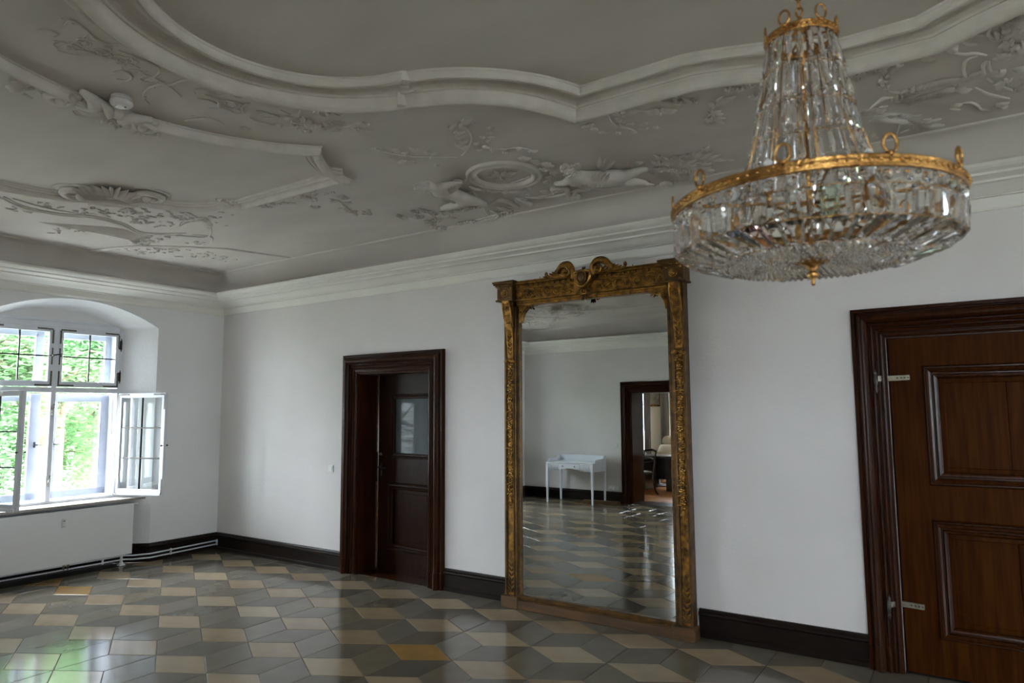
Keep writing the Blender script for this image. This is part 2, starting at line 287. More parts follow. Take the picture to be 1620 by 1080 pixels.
# surveyed points of the ceiling relief, metres in the room (x along the mirror wall, y from it)
CE = {
 'inner1': [(5.237,-3.809),(5.194,-3.728),(5.152,-3.627),(5.122,-3.509),(5.123,-3.387),(5.139,-3.246),(5.211,-3.112),(5.287,-2.996),(5.393,-2.907),(5.522,-2.834),(5.665,-2.791)],
 'outer1': [(5.005,-3.968),(4.923,-3.862),(4.892,-3.769),(4.857,-3.658),(4.832,-3.558),(4.835,-3.336),(4.863,-3.166),(4.916,-3.007),(5.03,-2.827),(5.157,-2.691),(5.345,-2.552)],
 'inner2': [(5.684,-2.77),(5.839,-2.714),(5.988,-2.623),(6.108,-2.512),(6.214,-2.373),(6.35,-2.139)],
 'outer2': [(5.386,-2.494),(5.548,-2.482),(5.735,-2.432),(5.885,-2.319),(6.017,-2.116),(6.098,-1.829)],
 'inner3': [(6.35,-2.139),(6.904,-2.14),(7.102,-2.094),(7.274,-2.009),(7.545,-1.869),(7.86,-1.861),(7.952,-1.947)],
 'Pout': [(4.235,-3.991),(4.164,-3.818),(4.092,-3.585),(4.065,-3.389),(4.125,-3.247),(4.153,-3.037),(4.254,-2.807),(4.368,-2.557),(4.576,-2.348)],
 'Pcorner': [(4.575,-2.336),(4.416,-2.188),(4.333,-2.054),(4.278,-1.911),(4.259,-1.784)],
 'Pin_low': [(2.961,-1.945),(2.7,-2.057),(2.54,-2.288)],
 'Pin_low2': [(2.101,-2.821),(1.971,-2.956),(1.83,-3.139)],
 'Plow_straight': [(4.222,-1.86),(3.052,-1.867)],
 'Pbead': [(4.03,-3.918),(4.054,-2.934),(4.151,-2.707),(4.367,-2.374)],
 'medO': [(4.987,-1.522),(5.142,-1.62),(5.375,-1.597),(5.541,-1.398),(5.581,-1.153),(5.539,-1.011),(5.352,-0.84),(5.021,-0.853),(4.895,-1.089),(4.908,-1.322)],
 'medI': [(5.01,-1.444),(5.356,-1.499),(5.449,-1.009),(5.081,-0.941)],
 'medflow': [(5.216,-1.3),(5.371,-1.097),(5.122,-1.036)],
 'puttoL': [(4.577,-1.383),(4.604,-1.329),(4.622,-1.263),(4.701,-1.225),(4.74,-1.107),(4.756,-1.001),(4.722,-0.789),(4.604,-0.574)],
 'puttoL_leg2': [(4.721,-1.083),(4.666,-0.949),(4.503,-0.902)],
 'puttoL_arm': [(4.622,-1.263),(4.589,-1.119),(4.585,-1.005)],
 'puttoL_arm2': [(4.665,-1.286),(4.798,-1.315),(4.866,-1.267)],
 'puttoR': [(5.709,-1.083),(5.641,-0.942),(5.694,-0.905),(5.756,-0.829),(5.832,-0.776),(5.907,-0.723),(6.015,-0.745),(6.115,-0.754),(6.159,-0.723)],
 'puttoR_leg2': [(5.901,-0.711),(5.937,-0.568),(6.01,-0.551),(6.018,-0.477)],
 'puttoR_arm': [(5.651,-0.902),(5.537,-0.848),(5.447,-0.842)],
 'puttoR_wing': [(5.859,-0.933),(5.769,-0.853),(5.625,-0.717)],
 'drape': [(5.789,-0.603),(5.83,-0.467),(5.922,-0.347),(6.067,-0.3)],
 'scr1': [(5.31,-0.645),(5.411,-0.76),(5.466,-0.722),(5.407,-0.576),(5.424,-0.526),(5.5,-0.624),(5.564,-0.579)],
 'scr2': [(4.724,-0.705),(4.91,-0.777),(4.897,-0.541),(4.83,-0.589)],
 'scr3': [(4.64,-0.571),(4.639,-0.459),(4.565,-0.372),(4.442,-0.314)],
 'scr4': [(4.742,-0.608),(4.76,-0.486),(4.688,-0.379)],
 'rope': [(5.017,-0.741),(5.031,-0.653),(5.036,-0.548)],
 'shellM': [(5.196,-0.655)],
 'bouqR': [(6.262,-0.817),(6.223,-0.694),(6.305,-0.787),(6.267,-0.663),(6.287,-0.618),(6.395,-0.811),(6.398,-0.722),(6.361,-0.567),(6.489,-0.83),(6.396,-0.511)],
 'bouqR_leaf': [(6.424,-0.719),(6.527,-0.632),(6.447,-0.859),(6.52,-0.822),(6.542,-0.861),(6.618,-0.888),(6.572,-0.772),(6.607,-0.72),(6.606,-0.664),(6.677,-0.586),(6.43,-0.61),(6.483,-0.497),(6.286,-0.943),(6.324,-0.86)],
 'voluteR': [(6.15,-0.384),(6.267,-0.438),(6.336,-0.391)],
 'sprigE': [(5.983,-0.846),(6.044,-0.895),(6.105,-0.926)],
 'bouqL': [(4.089,-0.892),(4.024,-0.754),(4.174,-0.877),(3.991,-0.633),(4.153,-0.756),(4.07,-0.625),(4.181,-0.69),(4.279,-0.758),(4.21,-0.623),(3.919,-0.481),(3.957,-0.403),(3.891,-0.847)],
 'ropeL': [(4.354,-0.75),(4.445,-0.73),(4.565,-0.733),(4.672,-0.721)],
 'roseL': [(4.197,-0.413),(4.267,-0.413),(4.325,-0.397)],
 'fern_stem': [(5.219,-1.705),(5.332,-1.785),(5.438,-1.885),(5.495,-1.985),(5.525,-2.097)],
 'fern_leaf': [(5.541,-2.129),(5.479,-2.086),(5.419,-2.094),(5.403,-2.026),(5.367,-1.97),(5.324,-1.891),(5.286,-1.868),(5.286,-1.817),(5.602,-2.065),(5.637,-1.976),(5.589,-1.897),(5.556,-1.85),(5.51,-1.799),(5.518,-1.876),(5.42,-1.816),(5.439,-1.748),(5.369,-1.72)],
 'sprigL_stem': [(5.181,-1.697),(5.067,-1.791),(4.935,-1.897),(4.863,-2.002),(4.813,-2.144)],
 'sprigL_leaf': [(5.062,-1.96),(5.094,-1.899),(5.06,-1.816),(5.123,-1.826),(4.967,-1.961),(4.951,-2.037),(4.886,-2.095),(4.861,-2.125),(4.987,-1.671),(4.893,-1.794),(4.854,-1.849),(4.809,-1.922)],
 'buds': [(5.438,-1.672),(5.517,-1.643),(5.493,-1.595),(5.611,-1.604),(5.667,-1.505)],
 'ros_big': [(6.252,-1.817),(6.334,-1.791),(6.391,-1.712),(6.578,-1.612),(6.703,-1.651),(6.766,-1.607),(6.865,-1.52),(6.812,-1.42),(6.794,-1.34)],
 'ros_small': [(6.174,-1.673),(6.147,-1.604),(6.186,-1.52),(6.239,-1.472),(6.346,-1.597),(6.304,-1.55),(6.374,-1.535),(6.334,-1.417),(6.439,-1.49),(6.41,-1.421),(6.47,-1.402),(6.14,-1.664)],
 'ros_stem': [(6.363,-1.77),(6.314,-1.734),(6.281,-1.631),(6.287,-1.54),(6.325,-1.48),(6.344,-1.41)],
 'mid': [(4.813,-2.678),(4.77,-2.611),(4.708,-2.654),(4.697,-2.561),(4.783,-2.59),(4.866,-2.545),(4.815,-2.543),(4.973,-2.408),(5.067,-2.442)],
 'mid_leaf': [(4.73,-2.771),(4.599,-2.73),(4.834,-2.505),(4.964,-2.376),(4.401,-2.83),(4.576,-3.013)],
 'mid_curve1': [(4.724,-2.786),(4.69,-2.856),(4.601,-2.895)],
 'mid_curve2': [(4.576,-2.877),(4.565,-2.802),(4.599,-2.73)],
 'mid_curve3': [(4.743,-2.995),(4.658,-2.989),(4.591,-2.925)],
 'mid_curve4': [(4.763,-3.163),(4.844,-3.184),(4.856,-3.118)],
 'mid_curve5': [(4.767,-3.141),(4.739,-3.08),(4.809,-3.042)],
 'mid_curve6': [(4.633,-3.194),(4.628,-3.116),(4.555,-3.061),(4.562,-3.012)],
 'scrollL': [(3.986,-3.661),(3.945,-3.609),(3.901,-3.556),(3.971,-3.508),(4.081,-3.536),(4.131,-3.6)],
 'scrollC': [(4.075,-3.519),(3.998,-3.424),(3.967,-3.379),(3.855,-3.27),(3.882,-3.227)],
 'scrollR': [(4.136,-3.262),(4.028,-3.269),(3.923,-3.247),(3.882,-3.177),(3.997,-3.172),(3.976,-3.21)],
 'scrollT': [(4.524,-3.461),(4.655,-3.46),(4.726,-3.513),(4.722,-3.614),(4.727,-3.642)],
 'scrollT2': [(4.458,-3.595),(4.54,-3.574),(4.516,-3.52),(4.447,-3.514),(4.421,-3.55)],
 'scrollM': [(4.792,-3.501),(4.815,-3.485),(4.884,-3.518),(4.854,-3.458),(4.809,-3.388),(4.802,-3.323),(4.804,-3.286)],
 'scrA': [(4.718,-3.924),(4.803,-3.933),(4.789,-3.875),(4.738,-3.799),(4.736,-3.742),(4.794,-3.702),(4.825,-3.667)],
 'scrB': [(4.534,-3.881),(4.574,-3.869),(4.587,-3.845)],
 'scrC': [(4.528,-3.825),(4.579,-3.775),(4.604,-3.711),(4.624,-3.649)],
 'scrD': [(4.269,-3.301),(4.345,-3.373),(4.466,-3.407),(4.568,-3.374),(4.497,-3.248)],
 'scrE': [(4.218,-3.067),(4.314,-3.047),(4.381,-3.001),(4.359,-2.896)],
 'scrF': [(4.595,-3.448),(4.58,-3.366),(4.727,-3.339),(4.746,-3.233)],
 'cartL': [(2.314,-2.882),(2.214,-2.87),(2.078,-2.771),(2.003,-2.666),(2.155,-2.628),(2.352,-2.667),(2.426,-2.783),(2.209,-2.767)],
 'cartShell': [(2.615,-2.85),(2.442,-2.647),(2.514,-2.882),(2.698,-2.83),(2.742,-2.761),(2.747,-2.599),(2.719,-2.699),(2.48,-2.906)],
 'cartR': [(2.485,-2.486),(2.672,-2.528),(2.761,-2.444),(2.666,-2.359),(2.502,-2.314),(2.438,-2.383),(2.512,-2.467)],
 'cartEnd': [(2.989,-2.064),(3.046,-2.002),(3.002,-1.869),(2.988,-1.806)],
 'thin1': [(0.283,-2.592),(0.313,-1.759),(0.699,-1.728),(0.989,-1.621),(1.365,-1.287),(1.585,-1.027),(1.766,-0.384)],
 'band1': [(1.688,-3.089),(1.525,-2.884),(1.537,-2.626),(1.69,-2.414),(1.657,-2.161),(1.493,-1.885),(1.791,-1.642)],
 'band2': [(1.727,-3.018),(1.665,-2.785),(1.692,-2.517)],
 'hatch': [(1.128,-2.592),(1.142,-1.7),(1.33,-2.449),(1.384,-1.801),(1.028,-2.247),(1.141,-1.629),(1.457,-2.186),(1.524,-1.767)],
 'swirl': [(2.008,-1.797),(2.203,-1.832),(2.357,-1.779),(2.193,-1.606),(1.889,-1.442),(1.746,-1.544),(1.676,-1.659),(1.56,-1.676)],
 'cornerleaf': [(1.443,-2.893),(1.734,-2.761),(1.488,-2.787),(0.873,-2.325),(1.115,-2.309),(1.795,-2.496),(1.967,-2.475),(1.867,-2.394),(2.196,-2.314),(2.046,-2.319),(2.035,-2.171),(1.943,-2.072),(1.857,-2.077),(1.942,-1.931),(2.178,-2.174),(2.335,-2.064),(2.502,-2.123),(2.3,-1.93),(2.36,-1.887),(2.628,-1.831),(2.301,-1.648),(1.333,-1.634),(1.56,-1.676),(1.541,-1.345),(0.937,-1.401),(0.699,-1.452),(1.103,-1.282),(0.944,-1.028),(1.235,-1.028),(1.123,-0.771),(0.727,-1.627)],
 'cornercurve1': [(2.319,-2.512),(2.229,-2.389),(2.164,-2.286)],
 'cornercurve2': [(2.384,-2.467),(2.37,-2.289),(2.454,-2.132),(2.501,-2.049),(2.379,-1.82)],
 'cornercurve3': [(1.818,-1.559),(1.911,-1.427),(1.708,-1.297),(1.486,-1.312)],
 'sprayfar': [(3.562,-1.774),(3.683,-1.776),(3.782,-1.749),(3.671,-1.697),(3.659,-1.617),(3.287,-1.739),(3.179,-1.768),(3.184,-1.716),(3.792,-1.5),(3.787,-1.435),(3.678,-1.32),(3.634,-1.2),(3.763,-1.16),(3.712,-1.094),(3.867,-1.668),(3.908,-1.531),(3.45,-1.672),(3.495,-1.522)],
 'S1': [(7.975,-1.425),(8.029,-1.367),(8.072,-1.349),(8.122,-1.289)],
 'V1': [(7.934,-1.504),(7.953,-1.524),(7.982,-1.503),(7.988,-1.458),(7.966,-1.464)],
 'S2': [(8.085,-1.306),(8.041,-1.292),(8.028,-1.21),(8.034,-1.11),(8.054,-0.997)],
 'S3': [(8.074,-0.921),(8.129,-0.797),(8.186,-0.714),(8.236,-0.645)],
 'S4': [(8.123,-1.218),(8.108,-1.173),(8.119,-1.062)],
 'S4b': [(8.132,-1.211),(8.133,-1.156),(8.147,-1.08)],
 'S5': [(8.019,-1.542),(8.036,-1.482),(8.084,-1.433)],
 'S5b': [(8.06,-1.514),(8.077,-1.541),(8.107,-1.514)],
 'S6': [(8.014,-0.73),(8.06,-0.709),(8.089,-0.643),(8.108,-0.57),(8.159,-0.517)],
 'S6b': [(7.955,-0.687),(8.009,-0.631)],
 'S7': [(8.126,-1.007),(8.154,-0.928)],
 'S8': [(8.188,-0.863),(8.266,-0.724),(8.298,-0.702)],
 'V2': [(8.221,-1.736),(8.195,-1.741),(8.197,-1.686),(8.214,-1.66)],
 'S9': [(8.129,-1.575),(8.124,-1.517),(8.154,-1.45)],
 'S10': [(8.252,-1.366),(8.258,-1.297),(8.226,-1.235)],
 'Fros': [(7.782,-1.591),(7.745,-1.531),(7.681,-1.411),(7.678,-1.297),(7.594,-1.433),(7.76,-1.422),(7.902,-1.475),(7.819,-1.472),(7.68,-1.204),(8.183,-1.046),(8.213,-0.918),(8.289,-0.793),(8.234,-1.314),(8.197,-1.52),(8.166,-1.441),(8.239,-1.469),(8.249,-1.594),(8.219,-1.239),(8.202,-1.384),(8.245,-1.673),(8.223,-1.576),(8.203,-1.207)],
 'Fleaf': [(7.604,-1.575),(7.626,-1.533),(7.587,-1.514),(7.847,-1.513),(7.855,-1.42),(7.668,-1.477),(7.923,-0.961),(7.96,-0.732),(8.175,-0.607),(8.233,-1.05),(8.264,-0.912),(8.257,-0.795),(7.538,-1.433),(7.978,-0.944),(7.89,-1.006)],
 'bird_body': [(7.588,-0.918),(7.608,-0.805),(7.674,-0.758),(7.732,-0.693),(7.781,-0.607)],
 'bird_neck': [(7.588,-0.918),(7.616,-0.97),(7.66,-1.032)],
 'bird_wing': [(7.705,-0.849),(7.778,-0.928),(7.866,-0.956),(7.923,-0.961),(8.006,-0.947),(8.08,-0.968)],
 'bird_wing2': [(7.755,-0.802),(7.846,-0.834),(7.926,-0.825)],
 'bird_tail': [(7.787,-0.576),(7.862,-0.511),(7.926,-0.44)],
 'bird_leg': [(7.717,-0.544),(7.696,-0.418),(7.671,-0.317)],
 'bird_foot': [(7.682,-0.34),(7.742,-0.363)],
 'branch': [(7.684,-1.137),(7.737,-1.078),(7.767,-1.09),(7.846,-1.051)],
 'Hros': [(6.985,-1.658),(7.029,-1.618),(7.089,-1.635),(7.067,-1.492),(7.114,-1.52),(7.078,-1.402)],
 'Hcurl': [(6.998,-1.716),(7.066,-1.725),(7.116,-1.672),(7.094,-1.612)],
 'coveshell': [(4.26,-0.197)]}

# ------------------------------------------------------------------ floor of rhombic stone tiles
T_ = .42
fb = MB(); fb.box(-.6, RX+.6, -RY, .5, -.12, -.007); floor = tag(obj('floor', fb, 'grout'), 'dark joints under the rhombic stone floor', kind='structure')
ts = .3498; th_ = math.sqrt(3)/2*ts; TX, TY = 4.599, -1.407
def tile_mesh(vs, mats, name='tile'):
    c = sum((Vector(v) for v in vs), Vector((0, 0)))/4; g = .0014; b = .0028
    def inset(d): return [Vector(v)+(c-Vector(v)).normalized()*d*(2 if abs((Vector(v)-c).length) > ts*.6 else 1.15) for v in vs]
    o, i = inset(g), inset(g+b)
    P = [(p.x, p.y, -.007) for p in o]+[(p.x, p.y, -.0014) for p in o]+[(p.x, p.y, 0) for p in i]
    F = [(8, 9, 10, 11)]+[(k, (k+1) % 4, 4+(k+1) % 4, 4+k) for k in range(4)]+[(4+k, 4+(k+1) % 4, 8+(k+1) % 4, 8+k) for k in range(4)]
    m_ = MB(); m_.add(P, F); return m_
shapes = {'a': [(-th_, 0), (0, -ts/2), (th_, 0), (0, ts/2)], 'b': [(0, 0), (-th_, ts/2), (-th_, -ts/2), (0, -ts)], 'c': [(0, 0), (0, -ts), (th_, -ts/2), (th_, ts/2)]}
tiles = []
rt = random.Random(3)
inv = cam.matrix_world.inverted()
def frame_pos(x, y, z=0):
    p = inv @ Vector((x, y, z))
    if p.z > -.2: return None
    return 810-1080.28*p.x/p.z, 540+1080.28*p.y/p.z, -p.z
for j in range(-12, 6):
    for i in range(-30, 40):
        cx = TX+2*th_*(i+j/2); cy = TY+1.5*ts*j
        for k in 'abc':
            ox, oy = (cx, cy) if k == 'a' else (cx, cy-ts/2)
            V_ = [(ox+a, oy+b) for a, b in shapes[k]]
            if all(v[0] < .01 for v in V_) or all(v[0] > RX for v in V_) or all(v[1] > -.01 for v in V_) or all(v[1] < -RY for v in V_): continue
            t = rt.choice(TONES[k].__class__(range(len(TONES[k]))))
            kk = k
            if k == 'a' and rt.random() < .07: kk = 'o'; t = rt.randrange(2)
            edge = any(v[0] < 0 or v[0] > RX or v[1] > 0 or v[1] < -RY for v in V_)
            tiles.append((k, kk, t, ox, oy, V_, edge, rt.uniform(-1, 1), rt.uniform(-1, 1)))
def tkey(t):
    m_ = (sum(v[0] for v in t[5])/4, sum(v[1] for v in t[5])/4); q = frame_pos(*m_)
    return 1e9 if (q is None or not (-60 < q[0] < 1680 and q[1] < 1140)) else q[2]
tiles.sort(key=tkey)
# the yellow ochre tile that lies between the two doors' reflections
base_meshes = {}
for k in 'abc':
    for i in range(len(TONES[k])): base_meshes[(k, k, i)] = tile_mesh(shapes[k], None).mesh('tile', 't%s%d' % (k, i))
for i in range(2): base_meshes[('a', 'o', i)] = tile_mesh(shapes['a'], None).mesh('tile', 'to%d' % i)
def clipped(V_):
    poly = [Vector(v) for v in V_]
    for ax, lim, sg in ((0, .0, 1), (0, RX, -1), (1, -RY, 1), (1, 0, -1)):
        o_ = []
        for a, b in zip(poly, poly[1:]+poly[:1]):
            da, db = sg*(a[ax]-lim), sg*(b[ax]-lim)
            if da >= 0: o_.append(a)
            if da*db < 0: o_.append(a.lerp(b, da/(da-db)))
        poly = o_
        if len(poly) < 3: return None
    return poly
rest = MB(); mats_all = [k for k in M if len(k) == 3 and k[0] == 't' and k[1] in 'abco']
nt_ = 0
for t in tiles:
    k, kk, ti, ox, oy, V_, edge, r1, r2 = t
    q = frame_pos(4.42, -1.415)
    if k == 'a' and abs(ox-4.6) < .02 and abs(oy-TY) < .02: kk, ti = 'o', 0
    elif kk == 'o' and abs(ox-4.6) < 1.5: kk, ti = 'a', 3
    if not edge and nt_ < 300 and tkey(t) < 1e8:
        o = obj('tile', base_meshes[(k, kk, ti)], None, floor, (ox, oy, 0), (r1*.0016, r2*.0016, 0)); nt_ += 1
    else:
        rest.cur = mats_all.index('t%s%d' % (kk, ti))
        if edge:
            p = clipped(V_)
            if not p: continue
            n = len(p); c = sum(p, Vector((0, 0)))/n; o = [v+(c-v).normalized()*.002 for v in p]; i_ = [v+(c-v).normalized()*.004 for v in p]
            rest.add([(v.x, v.y, -.007) for v in o]+[(v.x, v.y, -.0014) for v in o]+[(v.x, v.y, 0) for v in i_], [tuple(range(2*n, 3*n))]+[(a, (a+1) % n, n+(a+1) % n, n+a) for a in range(n)]+[(n+a, n+(a+1) % n, 2*n+(a+1) % n, 2*n+a) for a in range(n)])
        else:
            m_ = tile_mesh(V_, None); c = Vector((ox, oy, 0))
            rest.add([(a, b, z+((a-ox)*-r2+(b-oy)*r1)*.0016*(z == 0)) for a, b, z in m_.v], m_.f)
tag(obj('tile_field', rest, mats_all, floor), kind='stuff')

# ------------------------------------------------------------------ walls
def wall_boxes(mb, horiz, lim0, lim1, d0, d1, z1, holes):
    xs = sorted({lim0, lim1, *[h[0] for h in holes], *[h[1] for h in holes]})
    for a, b in zip(xs, xs[1:]):
        hh = [h for h in holes if h[0] <= a and h[1] >= b]; segs = [(0, z1)]
        if hh: h = hh[0]; segs = ([(0, h[2])] if h[2] > 0 else [])+[(h[3], z1)]
        for z0_, z1_ in segs:
            if horiz: mb.box(a, b, d0, d1, z0_, z1_)
            else: mb.box(d0, d1, a, b, z0_, z1_)
    return mb
D1 = (2.48, 3.48, 0, 2.10); D2 = (7.50, 8.76, 0, 2.165); D3 = (2.44, 3.50, 0, 2.09)
tag(obj('wall_back', wall_boxes(MB(), True, -.0, RX, 0, .5, 3.6, [D1, D2]), 'wall'), 'white rough-plastered long wall with two doors and the mirror', kind='structure')
tag(obj('wall_front', wall_boxes(MB(), True, -.0, RX, -RY-.5, -RY, 3.6, [D3]+[(c-.55, c+.55, .735, 2.62) for c in ADDED_WIN]), 'wall'), 'white plastered wall seen in the mirror, behind the desk', kind='structure')
# the window wall: front face with arched openings, splayed reveals down to the floor, niche backs
def front_outline():
    c, hw, zs, ri = -1.72, .87, 2.686, .236; r_ = (hw*hw+ri*ri)/(2*ri); cz = zs+ri-r_; a = math.asin(hw/r_)
    return [(-.85, 0), (-.85, 1.3)]+[(c+r_*math.sin(a-2*a*i/20), cz+r_*math.cos(a-2*a*i/20)) for i in range(21)]+[(-2.59, 1.3), (-2.59, 0)]
def rear_outline():
    c, hw, zs, ri = -1.81, .71, 2.65, .185; r_ = (hw*hw+ri*ri)/(2*ri); cz = zs+ri-r_; a = math.asin(hw/r_)
    return [(-1.10, 0), (-1.10, 1.3)]+[(c+r_*math.sin(a-2*a*i/20), cz+r_*math.cos(a-2*a*i/20)) for i in range(21)]+[(-2.52, 1.3), (-2.52, 0)]
FO, RO = front_outline(), rear_outline(); ZT = 3.6; WO = -3.62
wl = MB()
prev_y = .0
for off in (0, WO):
    fo = [(y+off, z) for y, z in FO]; ro = [(y+off, z) for y, z in RO]
    wl.add([(0, prev_y, 0), (0, fo[0][0], 0), (0, fo[0][0], ZT), (0, prev_y, ZT)], [(0, 1, 2, 3)])
    n = len(fo)
    for i in range(2, n-3):
        a, b = fo[i], fo[i+1]; wl.add([(0, *a), (0, *b), (0, b[0], ZT), (0, a[0], ZT)], [(0, 1, 2, 3)])
    wl.add([(0, y, z) for y, z in fo]+[(-.3, y, z) for y, z in ro], [(i, i+1, n+i+1, n+i) for i in range(n-1)], True)
    # niche back below the frame, lunette above it
    y0, y1 = -1.10+off, -2.52+off
    wl.add([(-.3, y0, 0), (-.3, y1, 0), (-.3, y1, .735), (-.3, y0, .735)], [(0, 1, 2, 3)])
    wl.add([(-.3, y0, 2.62)]+[(-.3, y, z) for y, z in ro[2:-2]]+[(-.3, y1, 2.62)], [tuple(range(len(ro)-2))])
    # lining outside the frame plane, out to the facade
    for yy0, yy1, z0, z1 in ((y0, y0, .735, 2.64), (y1, y1, .735, 2.64)): wl.add([(-.3, yy0, z0), (-.6, yy0, z0), (-.6, yy0, z1), (-.3, yy0, z1)], [(0, 1, 2, 3)])
    for z in (.735, 2.64): wl.add([(-.3, y0, z), (-.6, y0, z), (-.6, y1, z), (-.3, y1, z)], [(0, 1, 2, 3)])
    prev_y = fo[-1][0]
wl.add([(0, prev_y, 0), (0, -RY, 0), (0, -RY, ZT), (0, prev_y, ZT)], [(0, 1, 2, 3)])
ob = MB(); wall_boxes(ob, False, -RY-.5, .5, -.62, -.6, 3.6, [(-2.52, -1.10, .735, 2.64), (-2.52+WO, -1.10+WO, .735, 2.64)])
wallm = wl.mesh('wall_left', 'leftwall'); facm = ob.mesh('facade', 'outer')
wleft = tag(obj('wall_left', wallm, None), 'white plastered window wall with deep arched window niches', kind='structure'); obj('facade', facm, None, wleft)
wr_ = tag(obj('wall_right', wallm, None, None, (RX, -RY, 0), (0, 0, math.pi)), 'far end wall with two added windows', kind='structure'); obj('facade', facm, None, wr_)

# ------------------------------------------------------------------ ceiling, cove, cornice
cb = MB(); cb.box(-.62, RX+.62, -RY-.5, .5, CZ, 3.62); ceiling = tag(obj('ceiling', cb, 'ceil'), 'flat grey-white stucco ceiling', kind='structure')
rect = [(0, 0, 0), (0, -RY, 0), (RX, -RY, 0), (RX, 0, 0)]
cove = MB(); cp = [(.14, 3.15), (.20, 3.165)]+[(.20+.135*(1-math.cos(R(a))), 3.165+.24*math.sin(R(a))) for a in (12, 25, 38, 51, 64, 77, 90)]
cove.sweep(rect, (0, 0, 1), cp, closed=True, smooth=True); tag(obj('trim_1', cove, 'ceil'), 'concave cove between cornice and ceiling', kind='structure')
co = MB(); cpr = [(0, 2.935), (.012, 2.937), (.018, 2.945), (.022, 2.951), (.024, 2.958), (.03, 3.012), (.055, 3.014), (.058, 3.022), (.07, 3.024), (.10, 3.036), (.14, 3.058), (.165, 3.068), (.20, 3.070), (.203, 3.082), (.215, 3.086), (.27, 3.098), (.273, 3.112), (.29, 3.114), (.312, 3.122), (.33, 3.136), (.338, 3.154), (.15, 3.158)]
co.sweep(rect, (0, 0, 1), cpr, closed=True); tag(obj('trim_2', co, 'cornice'), 'white moulded cornice running round the room', kind='structure')
el = MB(); el.sweep([(x, y, CZ) for x, y in ((.335, -.335), (.335, -RY+.335), (RX-.335, -RY+.335), (RX-.335, -.335))], (0, 0, 1), [(0, .002), (.003, -.010), (.016, -.016), (.03, -.010), (.036, .002)], closed=True)
tag(obj('trim_3', el, 'ceil'), 'thin raised edge where ceiling meets cove', kind='structure')

# ------------------------------------------------------------------ baseboards
BP = [(0, 0), (.034, 0), (.034, .030), (.028, .036), (.024, .040), (.024, .150), (.030, .156), (.036, .166), (.034, .176), (.026, .182), (.018, .190), (.014, .202), (0, .204)]
def baseboard(name, paths, label):
    m_ = MB()
    for p_ in paths: m_.sweep(p_, (0, 0, 1), BP)
    return tag(obj(name, m_, 'base'), label, kind='structure')
baseboard('baseboard_back', [[(D1[0]-.21, 0, 0), (0, 0, 0)], [(4.46, 0, 0), (D1[1]+.21, 0, 0)], [(D2[0]-.19, 0, 0), (6.16, 0, 0)], [(RX, 0, 0), (D2[1]+.19, 0, 0)]], 'black-brown moulded baseboard along the mirror wall')
NP = lambda o: [(0, -.85+o, 0), (-.3, -1.10+o, 0), (-.3, -2.52+o, 0), (0, -2.59+o, 0)]
baseboard('baseboard_left', [[(0, 0, 0)]+NP(0)+NP(WO)+[(0, -RY, 0)]], 'black-brown baseboard turning into the window niche')
baseboard('baseboard_front', [[(0, -RY, 0), (D3[0]-.2, -RY, 0)], [(D3[1]+.2, -RY, 0), (RX, -RY, 0)]], 'black-brown baseboard behind the white desk')

